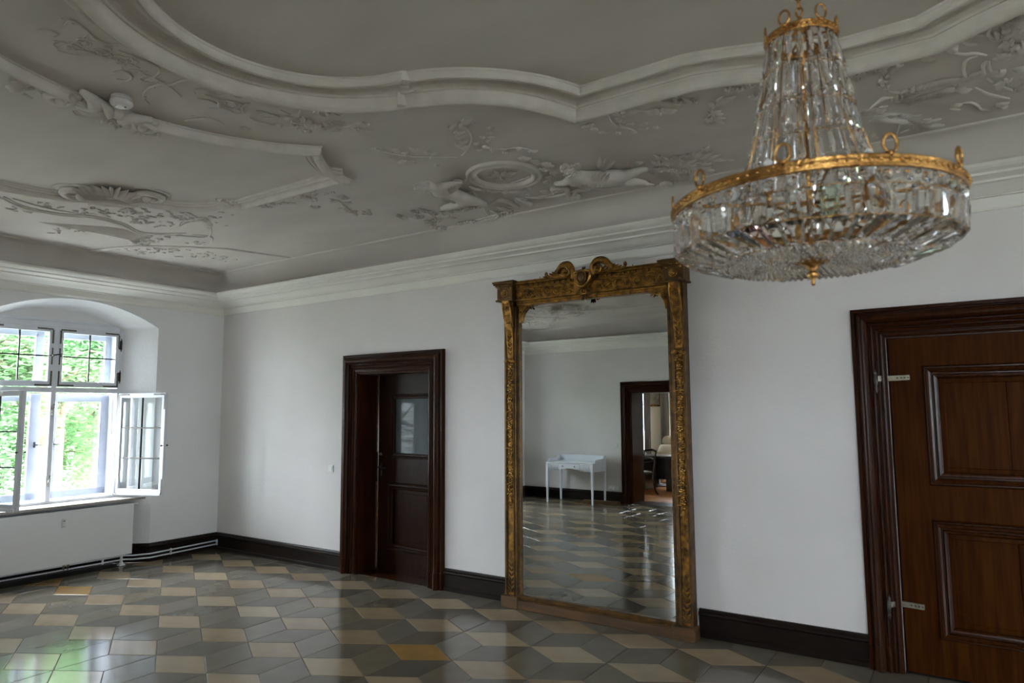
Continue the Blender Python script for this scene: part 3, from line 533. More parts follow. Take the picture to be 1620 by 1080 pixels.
# ------------------------------------------------------------------ windows
def casement_mesh(wd, ht, rail=.052, th=.042):
    f = MB(); f.bbox(0, rail, -th, 0, 0, ht); f.bbox(wd-rail, wd, -th, 0, 0, ht); f.bbox(rail, wd-rail, -th, 0, ht-rail, ht); f.bbox(rail, wd-rail, -th, 0, 0, rail*1.3)
    return f
def make_window(idx, rootloc, rootrot, label):
    w_ = tag(empty('window_%d' % idx, rootloc, rootrot), label, kind='structure')
    fr = MB()  # fixed frame, plane x -.3 to -.36; middle post, transom, head, sill member
    x0, x1 = -.37, -.295
    fr.bbox(x0, x1, -1.145, -1.10, .74, 2.69); fr.bbox(x0, x1, -2.52, -2.475, .74, 2.69)
    fr.bbox(x0, x1, -2.475, -1.145, 2.63, 2.69); fr.bbox(x0, x1, -2.475, -1.145, .735, .765); fr.bbox(x0, x1+.006, -2.475, -1.145, 1.922, 1.975)
    fr.bbox(x0, x1+.004, -1.835, -1.785, .765, 2.63)
    fr.bbox(-.30, -.285, -2.52, -1.10, 2.69, 2.715)
    fr.bbox(x0-.1, x0, -1.16, -1.13, .765, 2.62); fr.bbox(x0-.1, x0, -2.49, -2.46, .765, 2.62)
    fr.bbox(x0-.12, x0, -2.48, -1.13, .735, .762)
    obj('frame', fr, 'white', w_)
    si = MB(); yb = .005
    si.add([(-.295, -1.10-yb, .735), (-.0, -.915, .735), (-.0, -2.60, .735), (-.295, -2.515, .735), (-.295, -1.10-yb, .712), (-.0, -.915, .712), (-.0, -2.60, .712), (-.295, -2.515, .712)], [(0, 1, 2, 3)[::-1], (4, 5, 6, 7), (0, 4, 5, 1)[::-1], (1, 5, 6, 2)[::-1], (2, 6, 7, 3)[::-1]])
    o = obj('sill', si, 'sill', w_)
    for side in (0, 1):
        # upper inner sash (closed) and lower inner casement (swung open), two outer sashes behind
        for (ya, yb_) in (((-1.787, -1.140),) if side == 0 else ((-2.48, -1.833),)):
            wd = yb_-ya; up = casement_mesh(wd, .64, .047); us = obj('upper_sash', up, 'white', w_, (-.330, ya, 1.983), (0, 0, math.pi/2))
            for cx_, cz_ in ((0, 0), (1, 0), (0, 1), (1, 1)):
                pm = MB(); aw, ah = wd/2, .32; pm.box(.05+cx_*(wd-.1)/2+.004, .05+(cx_+1)*(wd-.1)/2-.004, -.022, -.019, .06+cz_*.27+.004, .06+(cz_+1)*.266); obj('pane', pm, 'glass', us)
            mm = MB(); mm.bbox(wd/2-.007, wd/2+.007, -.034, -.010, .06, .595); mm.bbox(.045, wd-.045, -.034, -.010, .325, .339); obj('muntin', mm, 'iron', us)
            for cx_, sx in ((.014, 1), (wd-.014, -1)):
                for cz_, sz in ((.016, 1), (.624, -1)):
                    br = MB(); br.bbox(cx_, cx_+sx*.155, -.0455, -.042, cz_-.009, cz_+.009, .001); br.bbox(cx_-.009, cx_+.009, -.0458, -.042, cz_-.009, cz_+sz*.155, .001); obj('corner_brace', br, 'brace', us)
            lx = .014 if side == 0 else wd-.014
            br = MB(); br.bbox(lx-.007, lx+.007, -.0455, -.042, .24, .42, .001); br.tube([(lx, -.042, .335), (lx, -.062, .335)], .006, 8); br.blob((lx, -.066, .335), .012); obj('latch', br, 'brace', us)
            hx = wd+.012 if side == 0 else -.012
            for hz in (.13, .50): hg = MB(); hg.tube([(hx, -.046, hz-.055), (hx, -.046, hz+.055)], .010, 8); hg.tube([(hx, -.046, hz-.075), (hx, -.046, hz+.075)], .005, 6); hg.bbox(min(hx, hx-.03 if side == 0 else hx+.03), max(hx, hx-.03 if side == 0 else hx+.03), -.0455, -.042, hz-.05, hz+.05, .001); obj('hinge', hg, 'iron', us)
            # outer sash frames behind
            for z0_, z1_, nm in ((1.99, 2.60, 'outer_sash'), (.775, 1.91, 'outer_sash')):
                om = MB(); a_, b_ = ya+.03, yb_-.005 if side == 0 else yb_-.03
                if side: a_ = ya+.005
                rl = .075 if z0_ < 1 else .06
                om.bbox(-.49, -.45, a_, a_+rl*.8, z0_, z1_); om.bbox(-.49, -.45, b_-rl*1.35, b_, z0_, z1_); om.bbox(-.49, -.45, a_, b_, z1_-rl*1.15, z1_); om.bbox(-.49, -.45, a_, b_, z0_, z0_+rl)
                os_ = obj(nm, om, 'dimmed', w_)
                gm = MB(); gm.box(-.473, -.469, a_+rl*.7, b_-rl*1.3, z0_+rl*.9, z1_-rl); obj('pane', gm, 'glass', os_)
                if z0_ < 1:
                    hm = MB(); yy = a_+.03 if side == 0 else b_-.04; hm.tube([(-.45, yy, 1.36), (-.425, yy, 1.36)], .007, 8); hm.tube([(-.427, yy-.012, 1.36), (-.427, yy+.065, 1.355)], .006, 8); hm.bbox(-.45, -.446, yy-.01, yy+.01, 1.33, 1.39); obj('handle', hm, 'iron', os_)
        wd = .66; hinge_y = -1.10 if side == 0 else -2.50
        # leaf local: x along width from the hinge, y thickness
        tip = Vector((.335, -.885)) if side == 0 else Vector((.345, -2.325))
        d = tip-Vector((-.292, hinge_y-(.0 if side == 0 else 0))); ang = math.atan2(d.y, d.x)
        cm = casement_mesh(wd, 1.155, .052, .038)
        cs = obj('casement', cm, 'white', w_, (-.292, hinge_y+(.0 if side == 0 else .02), .765), (0, 0, ang))
        for r_ in range(3):
            for c_ in range(2):
                pm = MB(); pm.box(.055+c_*(wd-.11)/2+.004, .055+(c_+1)*(wd-.11)/2-.004, -.021, -.018, .07+r_*.344+.004, .07+(r_+1)*.344-.004); obj('pane', pm, 'glass', cs)
        mm = MB(); mm.bbox(wd/2-.007, wd/2+.007, -.032, -.008, .065, 1.105)
        for q in (1, 2): mm.bbox(.05, wd-.05, -.032, -.008, .07+q*.344-.007, .07+q*.344+.007)
        obj('muntin', mm, 'iron', cs)
        ysgn = (0, .003) if side == 1 else (-.041, -.038)
        for cx_, sx in ((.014, 1), (wd-.014, -1)):
            for cz_, sz in ((.016, 1), (1.139, -1)):
                br = MB(); br.bbox(cx_, cx_+sx*.15, *ysgn, cz_-.008, cz_+.008, .001); br.bbox(cx_-.008, cx_+.008, *ysgn, cz_, cz_+sz*.17, .001); obj('corner_brace', br, 'brace', cs)
        kn = MB(); kn.tube([(wd-.02, -.05, .56), (wd-.02, .03, .56)], .005, 8); kn.blob((wd-.02, .034, .56), .011); kn.blob((wd-.02, -.054, .56), .011); kn.bbox(wd-.03, wd-.01, 0, .004, .52, .60, .001)
        obj('latch', kn, 'iron', cs)
        lt = MB(); lt.bbox(.05, wd-.02, -.05, -.036, -.0, .03); obj('drip_rail', lt, 'white', cs)
    # hooks and catches on the middle post
    for z in (1.74, .98):
        hk = MB()
        hk.lathe([(0, .012), (.010, .008), (.012, 0)], 10, (0, 0, 0), Matrix.Translation((-.291, -1.81, z)) @ Matrix.Rotation(math.pi/2, 4, 'Y'))
        hk.tube([(-.285, -1.81, z+.045), (-.278, -1.80, z+.02), (-.276, -1.815, z), (-.28, -1.822, z-.03), (-.285, -1.81, z-.05)], .005, 7); hk.blob((-.283, -1.80, z+.05), .009); hk.blob((-.283, -1.815, z-.055), .009); obj('catch', hk, 'steel', w_)
    hk = MB()
    hk.tube([(-.28, -1.87, 2.318), (-.268, -1.80, 2.332), (-.28, -1.74, 2.345)], [.006, .008, .004], 7)
    obj('catch', hk, 'iron', w_)
    return w_
win1 = make_window(1, (0, 0, 0), (0, 0, 0), 'white double window under an arch, lower casements swung open into the room')
for idx, (lc, rt_) in enumerate((((0, WO, 0), (0, 0, 0)), ((RX, -RY, 0), (0, 0, math.pi)), ((RX, -RY-WO, 0), (0, 0, math.pi)))):
    c = copy_tree(win1); c.name = 'window_%d' % (idx+2); c.location = lc; c.rotation_euler = rt_  # the far-end pair is added out of view, to bring in daylight
    c['label'] = ('second arched window of the window wall, left of the view', 'added unseen arched window at the far end of the room, nearer the mirror wall', 'added unseen arched window at the far end of the room, nearer the desk wall')[idx]

# plain double windows added unseen in the desk wall, to brighten the room
for n_, xc in enumerate(ADDED_WIN):
    w_ = tag(empty('window_%d' % (7+n_), (xc, -RY-.30, 0)), 'added white double window of the desk wall, unseen behind the camera', kind='structure')
    q = MB()
    for a, b, z0, z1 in ((-.55, -.49, .735, 2.62), (.49, .55, .735, 2.62), (-.49, .49, 2.56, 2.62), (-.49, .49, .735, .80), (-.49, .49, 1.92, 1.98), (-.03, .03, .80, 2.56)): q.bbox(a, b, -.06, 0, z0, z1)
    obj('frame', q, 'white', w_)
    for a, b in ((-.49, -.03), (.03, .49)):
        for z0, z1 in ((.80, 1.92), (1.98, 2.56)): q = MB(); q.box(a, b, -.04, -.036, z0, z1); obj('pane', q, 'glass', w_)
    q = MB(); q.bbox(-.58, .58, .0, .33, .705, .735); obj('sill', q, 'sill', w_)
# radiator and its pipes
def radiator(off, flip, label):
    r_ = tag(empty('radiator', (0, off, 0)), label, 'radiator', 'white panel radiators under the windows')
    m_ = MB(); m_.bbox(-.018, 0, -2.46, -1.04, .12, .68, .005); m_.bbox(-.10, -.082, -2.46, -1.04, .13, .67, .004); m_.bbox(-.098, -.002, -2.46, -2.445, .125, .675); m_.bbox(-.098, -.002, -1.055, -1.04, .125, .675)
    obj('panel', m_, 'enamel', r_)
    g = MB()
    for i in range(46): g.box(-.082, -.02, -2.44+i*.03, -2.434+i*.03, .66, .672)
    g.box(-.09, -.01, -2.445, -1.055, .655, .660); obj('top_grille', g, 'enamel', r_)
    for y in (-1.13, -2.37):
        f = MB(); f.bbox(-.085, -.015, y-.03, y+.03, 0, .012, .003); f.lathe([(.032, .012), (.024, .022), (.014, .04), (.012, .13)], 12, (-.05, y, 0)); f.bbox(-.06, -.04, y-.012, y+.012, .03, .14, .002); obj('foot', f, 'enamel', r_)
    v = MB(); v.lathe([(.0, .055), (.012, .055), (.017, .05), (.018, .012), (.012, .006), (.010, -.01)], 14, (0, 0, 0), Matrix.Translation((-.03, -1.035, .664)) @ Matrix.Rotation(-math.pi/2, 4, 'X')); obj('valve', v, 'plastic', r_)
    ct = MB(); ct.bbox(0, .022, -1.785, -1.750, .505, .595, .006); cc = obj('heat_meter', ct, 'plastic', r_)
    d = MB(); d.box(.0215, .0232, -1.777, -1.758, .572, .582); d.box(.0215, .0228, -1.771, -1.764, .552, .556); d.box(.0215, .0228, -1.776, -1.771, .517, .526); d.box(.0215, .0228, -1.764, -1.759, .517, .524); tag(obj('display', d, 'grey', cc), kind='stuff')
    n_ = MB()
    for y in (-1.68, -1.72): n_.lathe([(.011, .13), (.013, .12), (.016, .115), (.016, .09), (.010, .085), (.010, .06)], 10, (-.05, y, 0)); 
    obj('connector', n_, 'steel', r_)
    return r_
radiator(0, 0, 'long white flat panel radiator under the arched window'); radiator(WO, 0, 'white panel radiator under the second window, left of the view')
for nm, z, dx, lb in (('heating_pipe', .108, 0, 'upper white heating pipe running along the baseboard to the corner'), ('heating_pipe', .066, .004, 'lower white heating pipe running along the baseboard to the corner')):
    p = MB(); p.tube([(.055+dx, .0, z+.002), (.055+dx, -.80, z-.014), (.05+dx, -.86, z-.016), (-.02, -1.02, z-.014), (-.05, -1.10, z-.005), (-.05, -1.69, z-.002), (-.05, -2.3, z)], .0085, 10)
    tag(obj(nm, p, 'white'), lb, 'pipe', 'pair of heating pipes')
for y in (-.03, -.62, -1.33):
    c = MB(); x = .055 if y > -1 else -.05; zo = -.012*(abs(y)/.8 if y > -1 else .3); c.bbox(x-.012, x+.012, y-.007, y+.007, .052+zo, .124+zo, .003); c.tube([(x-.03, y, .09+zo), (x, y, .09+zo)], .004, 6)
    tag(obj('pipe_clip', c, 'enamel'), 'small white clip holding both pipes, %s' % ({-.03: 'in the room corner', -.62: 'between corner and radiator', -1.33: 'under the radiator'}[y]), 'clip', 'pipe clips')

# ------------------------------------------------------------------ doors
CAS = [(0, -.004), (0, .018), (.010, .022), (.014, .030), (.026, .032), (.030, .024), (.036, .024), (.040, .036), (.048, .041), (.056, .036), (.060, .028), (.066, .028), (.070, .044), (.078, .050), (.086, .046), (.090, .034), (.096, .034)]+[(.098+.066*(1-math.cos(math.pi*i/10))/2, .040+.040*math.sin(math.pi*i/10)) for i in range(11)]+[(.168, .030), (.174, .030), (.177, .048), (.198, .048), (.200, .042), (.202, -.004)]
def casing(root, x0, x1, z1, N=(0, -1, 0), y=0):
    P = [(x0, y, .155), (x0, y, z1), (x1, y, z1), (x1, y, .155)]
    if N[1] > 0: P.reverse()
    m_ = MB(); m_.sweep(P[:2], N, CAS, cap=True)
    # mitred: build the three sides from one path so the corners meet
    m_ = MB(); m_.sweep(P, N, CAS); o = obj('casing', m_, 'wood', root)
    for a, s_ in ((x0, -1), (x1, 1)):
        q = MB(); pr = [(u, h+(.007 if h > 0 else 0)) for u, h in CAS]; P2 = [(a, y, 0), (a, y, .157)]
        if (s_ > 0) != (N[1] > 0): P2.reverse()
        q.sweep(P2, N, pr); obj('plinth_block', q, 'wood', root)
MOLD = [(-.03, 0), (-.028, .012), (-.018, .022), (-.006, .024), (0, .014), (.006, .014), (.010, .034), (.022, .044), (.034, .040), (.040, .026), (.046, .026), (.050, .012), (.058, 0)]
def panel_mold(root, x0, x1, z0, z1, y, m_='oak', sgn=-1, name='panel_moulding', sc=1):
    q = MB(); P = [(x0, y, z0), (x0, y, z1), (x1, y, z1), (x1, y, z0)]
    q.sweep(P if sgn < 0 else P[::-1], (0, sgn, 0), [(u*sc, h*sc) for u, h in MOLD], closed=True); return obj(name, q, m_, root)
# door in the middle of the photograph: deep lined opening, leaf ajar with a pane
d1 = tag(empty('door_1', (0, 0, 0)), 'narrow dark oak door with a square pane, standing ajar in a deep lined opening', kind='structure')
casing(d1, D1[0], D1[1], D1[3])
q = MB(); q.box(D1[0]-.01, D1[0]+.012, .0, .52, 0, D1[3]); q.box(D1[1]-.012, D1[1]+.01, .0, .52, 0, D1[3]); q.box(D1[0]+.012, D1[1]-.012, .0, .52, D1[3]-.012, D1[3]+.01); obj('jamb_lining', q, 'wood', d1)
q = MB(); q.box(D1[0]+.012, D1[0]+.026, .262, .272, .02, .93); q.box(D1[0]+.012, D1[0]+.026, .262, .272, 1.25, 2.07); obj('jamb_strip', q, 'steel', d1)  # thin grey-beige strip added along the jamb beside the leaf
q = MB(); q.box(D1[0]+.012, D1[0]+.030, .260, .274, .93, 1.25); obj('strike_plate', q, 'iron', d1)
q = MB(); q.box(D1[0], D1[1], -.0, .6, -.02, .003); obj('threshold', q, 'wood', d1)
lf = empty('door_leaf', (3.465, .175, .006), (0, 0, R(180-5.6)), d1)
W1 = .945; q = MB(); gx0, gx1, gz0, gz1 = .13, .695, 1.222, 1.835; px0, px1, pz0, pz1 = .12, .72, .27, .885
def leaf_with_holes(wd, ht, th, holes):
    m_ = MB(); zs = sorted({0, ht, *[h[2] for h in holes], *[h[3] for h in holes]})
    for a, b in zip(zs, zs[1:]):
        hh = [h for h in holes if h[2] <= a and h[3] >= b]
        xs = [0]+[v for h in hh for v in (h[0], h[1])]+[wd]
        for i in range(0, len(xs), 2): m_.box(xs[i], xs[i+1], -th, 0, a, b)
    return m_
q = leaf_with_holes(W1, 2.085, .042, [(gx0, gx1, gz0, gz1), (px0, px1, pz0, pz1)]); obj('stile_frame', q, 'leafwood', lf)
q = MB(); q.bbox(px0, px1, -.035, -.014, pz0, pz1); q.bbox(px0+.06, px1-.06, -.014, -.006, pz0+.06, pz1-.06, .006); obj('door_panel', q, 'leafwood', lf)
q = MB(); q.box(gx0, gx1, -.030, -.024, gz0, gz1); obj('pane', q, 'dusky', lf)
panel_mold(lf, px0, px1, pz0, pz1, 0, 'leafwood', 1, sc=.8); panel_mold(lf, gx0, gx1, gz0, gz1, 0, 'leafwood', 1, 'pane_moulding', sc=.6)
q = MB(); q.lathe([(.018, 0), (.018, .004), (.009, .008), (.010, .02), (.0, .024)], 12, (.905, 0, 1.222), ax='y'); k_ = obj('lock_cylinder', q, 'steel', lf); k_.scale = (1, -1, 1)
q = MB(); q.bbox(.885, .912, 0, .004, .99, 1.13, .002); q.tube([(.898, 0, 1.09), (.898, .045, 1.09), (.888, .052, 1.09), (.80, .052, 1.085), (.775, .045, 1.08)], [.008, .007, .008, .007, .006], 8); q.blob((.898, .004, 1.03), .01, sy=.4); obj('door_handle', q, 'iron', lf)
q = MB(); q.box(W1, W1+.012, -.03, -.01, .92, 1.26); obj('lock_plate', q, 'steel', lf)
q = MB(); q.box(2.1, 4.0, 1.9, 2.0, 0, 2.9); q.box(2.0, 2.1, .5, 2.0, 0, 2.9); q.box(4.0, 4.1, .5, 2.0, 0, 1.0); q.box(4.0, 4.1, .5, 2.0, 1.6, 2.9); q.box(2, 4.1, .5, 2, 2.9, 3); q.box(2, 4.1, .5, 2, -.12, 0.0); obj('passage', q, 'officewall', d1)
# door at the right edge: flush heavy leaf with two raised panels
d2 = tag(empty('door_2', (0, 0, 0)), 'wide reddish oak door with raised panels and iron strap hinges at the right edge', kind='structure')
casing(d2, D2[0], D2[1], D2[3])
lf2 = empty('door_leaf', (D2[0]+.012, .022, .006), (0, 0, 0), d2); W2 = D2[1]-D2[0]-.024
P2 = [(.245, W2-.245, 1.245, 1.905), (.245, W2-.245, .285, .915)]
q = leaf_with_holes(W2, 2.15, -.05, P2); obj('stile_frame', q, 'oak', lf2)
q = MB(); q.box(-.012, W2+.012, .052, .07, -.006, 2.16); q.box(-.2, W2+.2, .47, .52, -.1, 2.4); obj('backing', q, 'wood', lf2)
for x0, x1, z0, z1 in P2:
    for a, b in ((x0, x0+.385), (x0+.387, x1)):
        q = MB(); q.bbox(a, b, .016, .04, z0, z1, .003); obj('panel_board', q, 'oak', lf2)
    panel_mold(lf2, x0, x1, z0, z1, 0, 'oakshine')
    q = MB()
    for cx_, sx in ((x0+.055, 1), (x1-.055, -1)):
        for cz_, sz in ((z0+.055, 1), (z1-.055, -1)):
            q.tube([(cx_+sx*.062*math.cos(R(a)), .014, cz_+sz*.062*math.sin(R(a))) for a in range(0, 91, 15)], .0035, 6)
    q.sweep([(x0+.055, .016, z0+.055), (x0+.055, .016, z1-.055), (x1-.055, .016, z1-.055), (x1-.055, .016, z0+.055)], (0, -1, 0), [(-.006, 0), (0, .006), (.02, .004), (.02, 0)], closed=True)
    obj('corner_carving', q, 'oak', lf2)
for hz in (1.885, .418):
    h = empty('strap_hinge', (0, 0, hz), (0, R(2 if hz < 1 else -1.5), 0), lf2)
    q = MB(); q.bbox(-.012, .118, -.008, 0, -.019, .019, .004)
    q.add([(-.075, -.084, -.018), (-.010, -.008, -.018), (-.010, -.008, .018), (-.075, -.084, .018), (-.073, -.078, -.018), (-.010, .0, -.018), (-.010, .0, .018), (-.073, -.078, .018)], [(0, 1, 2, 3), (7, 6, 5, 4), (0, 4, 5, 1), (3, 2, 6, 7), (0, 3, 7, 4)]); sp_ = obj('strap', q, 'steel', h)
    for hx in (.045, .066, .086, .106): q = MB(); q.lathe([(.0055, 0), (.005, .003), (0, .004)], 8, (hx, -.008, 0), Matrix.Identity(4), ax='y'); sc_ = obj('screw', q, 'iron', sp_); sc_.scale = (1, -1, 1); sc_.location.y = -.016
    q = MB(); pr = [(0, -.105), (.004, -.098), (.009, -.080), (.012, -.064), (.008, -.054), (.010, -.048), (.013, -.030), (.013, .020), (.010, .026), (.008, .030), (.011, .036), (.007, .048), (.003, .058), (0, .064)]
    q.lathe(pr, 10, (-.076, -.082, -.0)); q.bbox(-.085, -.066, -.080, 0, -.012, .012, .002); obj('hinge_pin', q, 'iron', h)
# the doorway in the opposite wall, seen in the mirror
d3 = tag(empty('door_3', (0, 0, 0)), 'open dark-framed doorway to the study, seen in the mirror', kind='structure')
casing(d3, D3[0], D3[1], D3[3], (0, 1, 0), -RY)
q = MB(); q.box(D3[0]-.01, D3[0]+.012, -RY-.5, -RY, 0, D3[3]); q.box(D3[1]-.012, D3[1]+.01, -RY-.5, -RY, 0, D3[3]); q.box(D3[0]+.012, D3[1]-.012, -RY-.5, -RY, D3[3]-.012, D3[3]+.01); q.box(D3[0], D3[1], -RY-.5, -RY, -.02, .004); obj('jamb_lining', q, 'wood', d3)

# ------------------------------------------------------------------ small wall fittings
def plate(x, y, z, sg, label, name='light_switch', cat='switch', w_=.04):
    s_ = tag(empty(name, (x, y, z), (0, 0, 0 if sg < 0 else math.pi)), label, cat)
    q = MB(); q.bbox(-w_, w_, -.009, 0, -w_, w_, .003); obj('plate', q, 'plastic', s_)
    q = MB(); q.bbox(-w_*.68, w_*.68, -.014, -.008, -w_*.68, w_*.68, .003); obj('rocker', q, 'plastic', s_); return s_
plate(2.073, 0, 1.072, -1, 'small square white light switch left of the narrow door')
plate(2.107, -RY, 1.078, 1, 'white light switch by the study doorway, in the mirror')
sk = tag(empty('plug_adapter', (2.06, -RY, .27)), 'white plug adapter just above the baseboard by the desk', 'adapter')
q = MB(); q.bbox(-.10, .10, .0, .012, -.04, .04); obj('socket_plate', q, 'plastic', sk)
q = MB(); q.lathe([(.0, .09), (.030, .085), (.034, .06), (.034, .01)], 14, (.055, 0, 0), Matrix.Rotation(math.pi, 4, 'Z'), ax='y'); q.bbox(-.08, .01, .01, .06, -.03, .03, .006); obj('plug', q, 'plastic', sk)
sd = tag(empty('smoke_detector', (4.232, -3.428, CZ)), 'round white smoke detector on the ceiling above the left panel', 'detector')
q = MB(); q.lathe([(.052, 0), (.054, -.012), (.050, -.018)], 28, smooth=False); obj('base_plate', q, 'plastic', sd)
q = MB(); q.lathe([(.048, -.018), (.056, -.022), (.058, -.034), (.052, -.046), (.040, -.053), (.028, -.055), (0, -.055)], 28); obj('cover', q, 'plastic', sd)
q = MB(); q.lathe([(.006, -.057), (.005, -.061), (0, -.062)], 8, (.02, .01, 0)); q.box(-.03, .01, -.03, -.028, -.0585, -.057); tag(obj('indicator', q, 'grey', sd), kind='stuff')

# ------------------------------------------------------------------ stucco ceiling
ZC = CZ
def P3(p, z=0): return Vector((p[0], p[1], ZC-z))
DN = Vector((0, 0, -1))
def st(name, mb, label, cat, parent=None, m_='stucco', group=None):
    root = tag(empty(name), label, cat, group)
    return tag(obj('carved_relief', mb, m_, root), kind='stuff')
# great central panel
YM = -3.433
def carc(c, r_, a0, a1, n): return [(c[0]+r_*math.cos(R(a0+(a1-a0)*i/n)), c[1]+r_*math.sin(R(a0+(a1-a0)*i/n))) for i in range(n+1)]
q1 = carc((5.768, YM), .648, 180, 98.5, 30)
q2 = carc((5.365, -1.779), 1.045, -71.5, -20.1, 22)
q3 = [(6.84, -2.14)]+carc((6.555, -.446), 1.73, -78.4, -55.2, 12)
half = q1+q2+q3
half += [(15.40-x, y) for x, y in reversed(half)]
full = half+[(x, 2*YM-y) for x, y in reversed(half)][1:-1]
clean = [full[0]]
for p in full[1:]:
    if (Vector(p)-Vector(clean[-1])).length > .018: clean.append(p)
def rnd_prof(u0, u1, h0, hp, n=7):      # half-round bead between u0 and u1, rising from h0 to hp
    return [(u0+(u1-u0)*(1-math.cos(math.pi*i/n))/2, h0+(hp-h0)*math.sin(math.pi*i/n)) for i in range(n+1)]
CP = [(0, .001), (0, .012)]+rnd_prof(.004, .038, .016, .050, 8)+[(.042, .008), (.054, .006)]+rnd_prof(.056, .082, .008, .034, 7)+[(.086, .010), (.10, .004), (.13, .001), (.16, .003), (.188, .014), (.194, .024), (.204, .024)]+rnd_prof(.206, .290, .030, .086, 12)+[(.294, .024), (.308, .022), (.312, .008), (.334, .005)]+rnd_prof(.338, .366, .006, .030, 7)+[(.370, .004), (.384, .004), (.388, .001)]
q = MB(); q.sweep([(x, y, ZC) for x, y in clean], DN, [(-u*.95, h) for u, h in CP][::-1], closed=True)
tag(obj('trim_4', q, 'stucco'), 'broad curving stucco moulding of the great central ceiling panel', kind='structure')
q = MB()                                                    # small keystone steps where two arcs meet
for a, b in ((q2[0], (5.375, -2.49)),):
    d = (Vector(b)-Vector(a)); n = Vector((-d.y, d.x)).normalized()
    for t0, t1, h in ((0, .13, .050), (.17, .24, .046), (.50, .78, .082), (.88, 1.02, .034)):
        A_, B_ = Vector(a)+d*t0, Vector(a)+d*t1
        q.add([(*(A_+n*-.022), ZC), (*(B_+n*-.022), ZC), (*(B_+n*.022), ZC), (*(A_+n*.022), ZC), (*(A_+n*-.022), ZC-h), (*(B_+n*-.022), ZC-h*.9), (*(B_+n*.022), ZC-h*.9), (*(A_+n*.022), ZC-h)], [(0, 1, 2, 3), (4, 7, 6, 5), (0, 4, 5, 1), (1, 5, 6, 2), (2, 6, 7, 3), (3, 7, 4, 0)])
st('stucco_keystone', q, 'stepped stucco block joining two arcs of the central moulding', 'stucco')
# left side panel (curved frame)
YP = -3.40
MP = [(0, .001), (0, .010), (.006, .012)]+rnd_prof(.008, .056, .016, .060, 9)+[(.060, .012), (.072, .010)]+rnd_prof(.074, .096, .010, .028, 6)+[(.100, .006), (.108, .005)]+rnd_prof(.110, .122, .005, .014, 4)+[(.124, .001)]
lowc = carc((3.024, -2.452), .511, 90, 161, 10)
left_end = [(p.x, p.y) for p in smooth_path([(2.46, -2.42), (2.30, -2.62), (2.13, -2.83), (2.05, -3.1), (2.03, YP)], 4)]
upper = carc((5.461, YP), 1.367, 180, 129.8, 26)
top_half = upper+carc((4.992, -1.73), .736, -124.5, -175.8, 12)+[(4.255, -1.865), (3.10, -1.868)]+lowc[1:]+left_end
loop = top_half+[(x, 2*YP-y) for x, y in reversed(top_half)][1:-1]
cl = [loop[0]]
for p in loop[1:]:
    if (Vector(p)-Vector(cl[-1])).length > .02: cl.append(p)
ar = sum(a[0]*b[1]-b[0]*a[1] for a, b in zip(cl, cl[1:]+cl[:1]))
if ar > 0: cl.reverse()
q = MB(); q.sweep([(x, y, ZC) for x, y in cl], DN, [(u, h) for u, h in MP], closed=True)
tag(obj('trim_5', q, 'stucco'), 'stucco moulding framing the curved left ceiling panel', kind='structure')
for k, pts, lb in ((6, [(p[0], p[1]) for p in CE['thin1'][1:]], 'thin stucco line crossing the ceiling corner'), (7, [(.345, -2.59), (.345, -1.80), (.699, -1.728)], 'thin stucco line along the window side of the ceiling')):
    q = MB(); q.sweep([(x, y, ZC) for x, y in pts], DN, [(-.02, .0), (-.014, .012), (0, .018), (.014, .012), (.02, 0)]); tag(obj('trim_%d' % k, q, 'stucco'), lb, kind='structure')

# ornament builders (all hang from the ceiling plane, in relief)
def curl(mb, pts, r0=.010, r1=.004, n=6, steps=5):
    r0 *= 1.15; r1 *= 1.15
    P = smooth_path([(p[0], p[1], ZC) for p in pts], steps); k = len(P)
    rs = [r0+(r1-r0)*abs(2*i/(k-1)-1)**1.5 for i in range(k)]
    mb.tube([p-Vector((0, 0, r*.5)) for p, r in zip(P, rs)], rs, n)
def spiral(mb, c, r, a0, turns, sg=1, th=.012, end=.3):
    k = int(14*turns)+4; P = []; rs = []
    for i in range(k):
        t = i/(k-1); a = R(a0)+sg*2*math.pi*turns*t; rr = r*(1-(1-end)*t**.8)
        P.append((c[0]+rr*math.cos(a), c[1]+rr*math.sin(a), ZC-th*.6-.012*t)); rs.append(th*(.55+.6*math.sin(math.pi*min(1, t*1.1+.1))))
    mb.tube(P, rs, 7); mb.blob((P[-1][0], P[-1][1], ZC-.02), th*1.5, 8, 5, sz=.8)
rr_ = random.Random(11)
def rosette(mb, c, r, petals=5, h=1.0):
    a0 = rr_.random()*6
    for i in range(petals):
        a = a0+2*math.pi*i/petals; rot = Matrix.Rotation(a, 3, 'Z') @ Matrix.Rotation(R(-25), 3, 'Y')
        mb.blob((c[0]+r*.6*math.cos(a), c[1]+r*.6*math.sin(a), ZC-r*.22*h), r*.5, 7, 5, sy=.75, sz=.45*h, rot=rot)
    mb.blob((c[0], c[1], ZC-r*.42*h), r*.34, 7, 5, sz=.9)
def bud(mb, c, r): mb.blob((c[0], c[1], ZC-r*.3), r, 7, 5, sx=1.25, sz=.7, rot=Matrix.Rotation(rr_.random()*3, 3, 'Z'), bump=.12)
def cleaf(mb, c, L_, a, w_=.38, lift=.35):
    b = Vector((c[0], c[1], ZC-.001))
    for da, k in ((0, 1), (.62, .68), (-.62, .68)):
        d = Vector((math.cos(a+da), math.sin(a+da), 0))*L_*k; mb.leaf(b, b+d, L_*k*w_*.8, DN, L_*(lift*.55+.10)*k, curl=L_*.25*k, th=.003)
def rnd(a, b): return rr_.uniform(a, b)
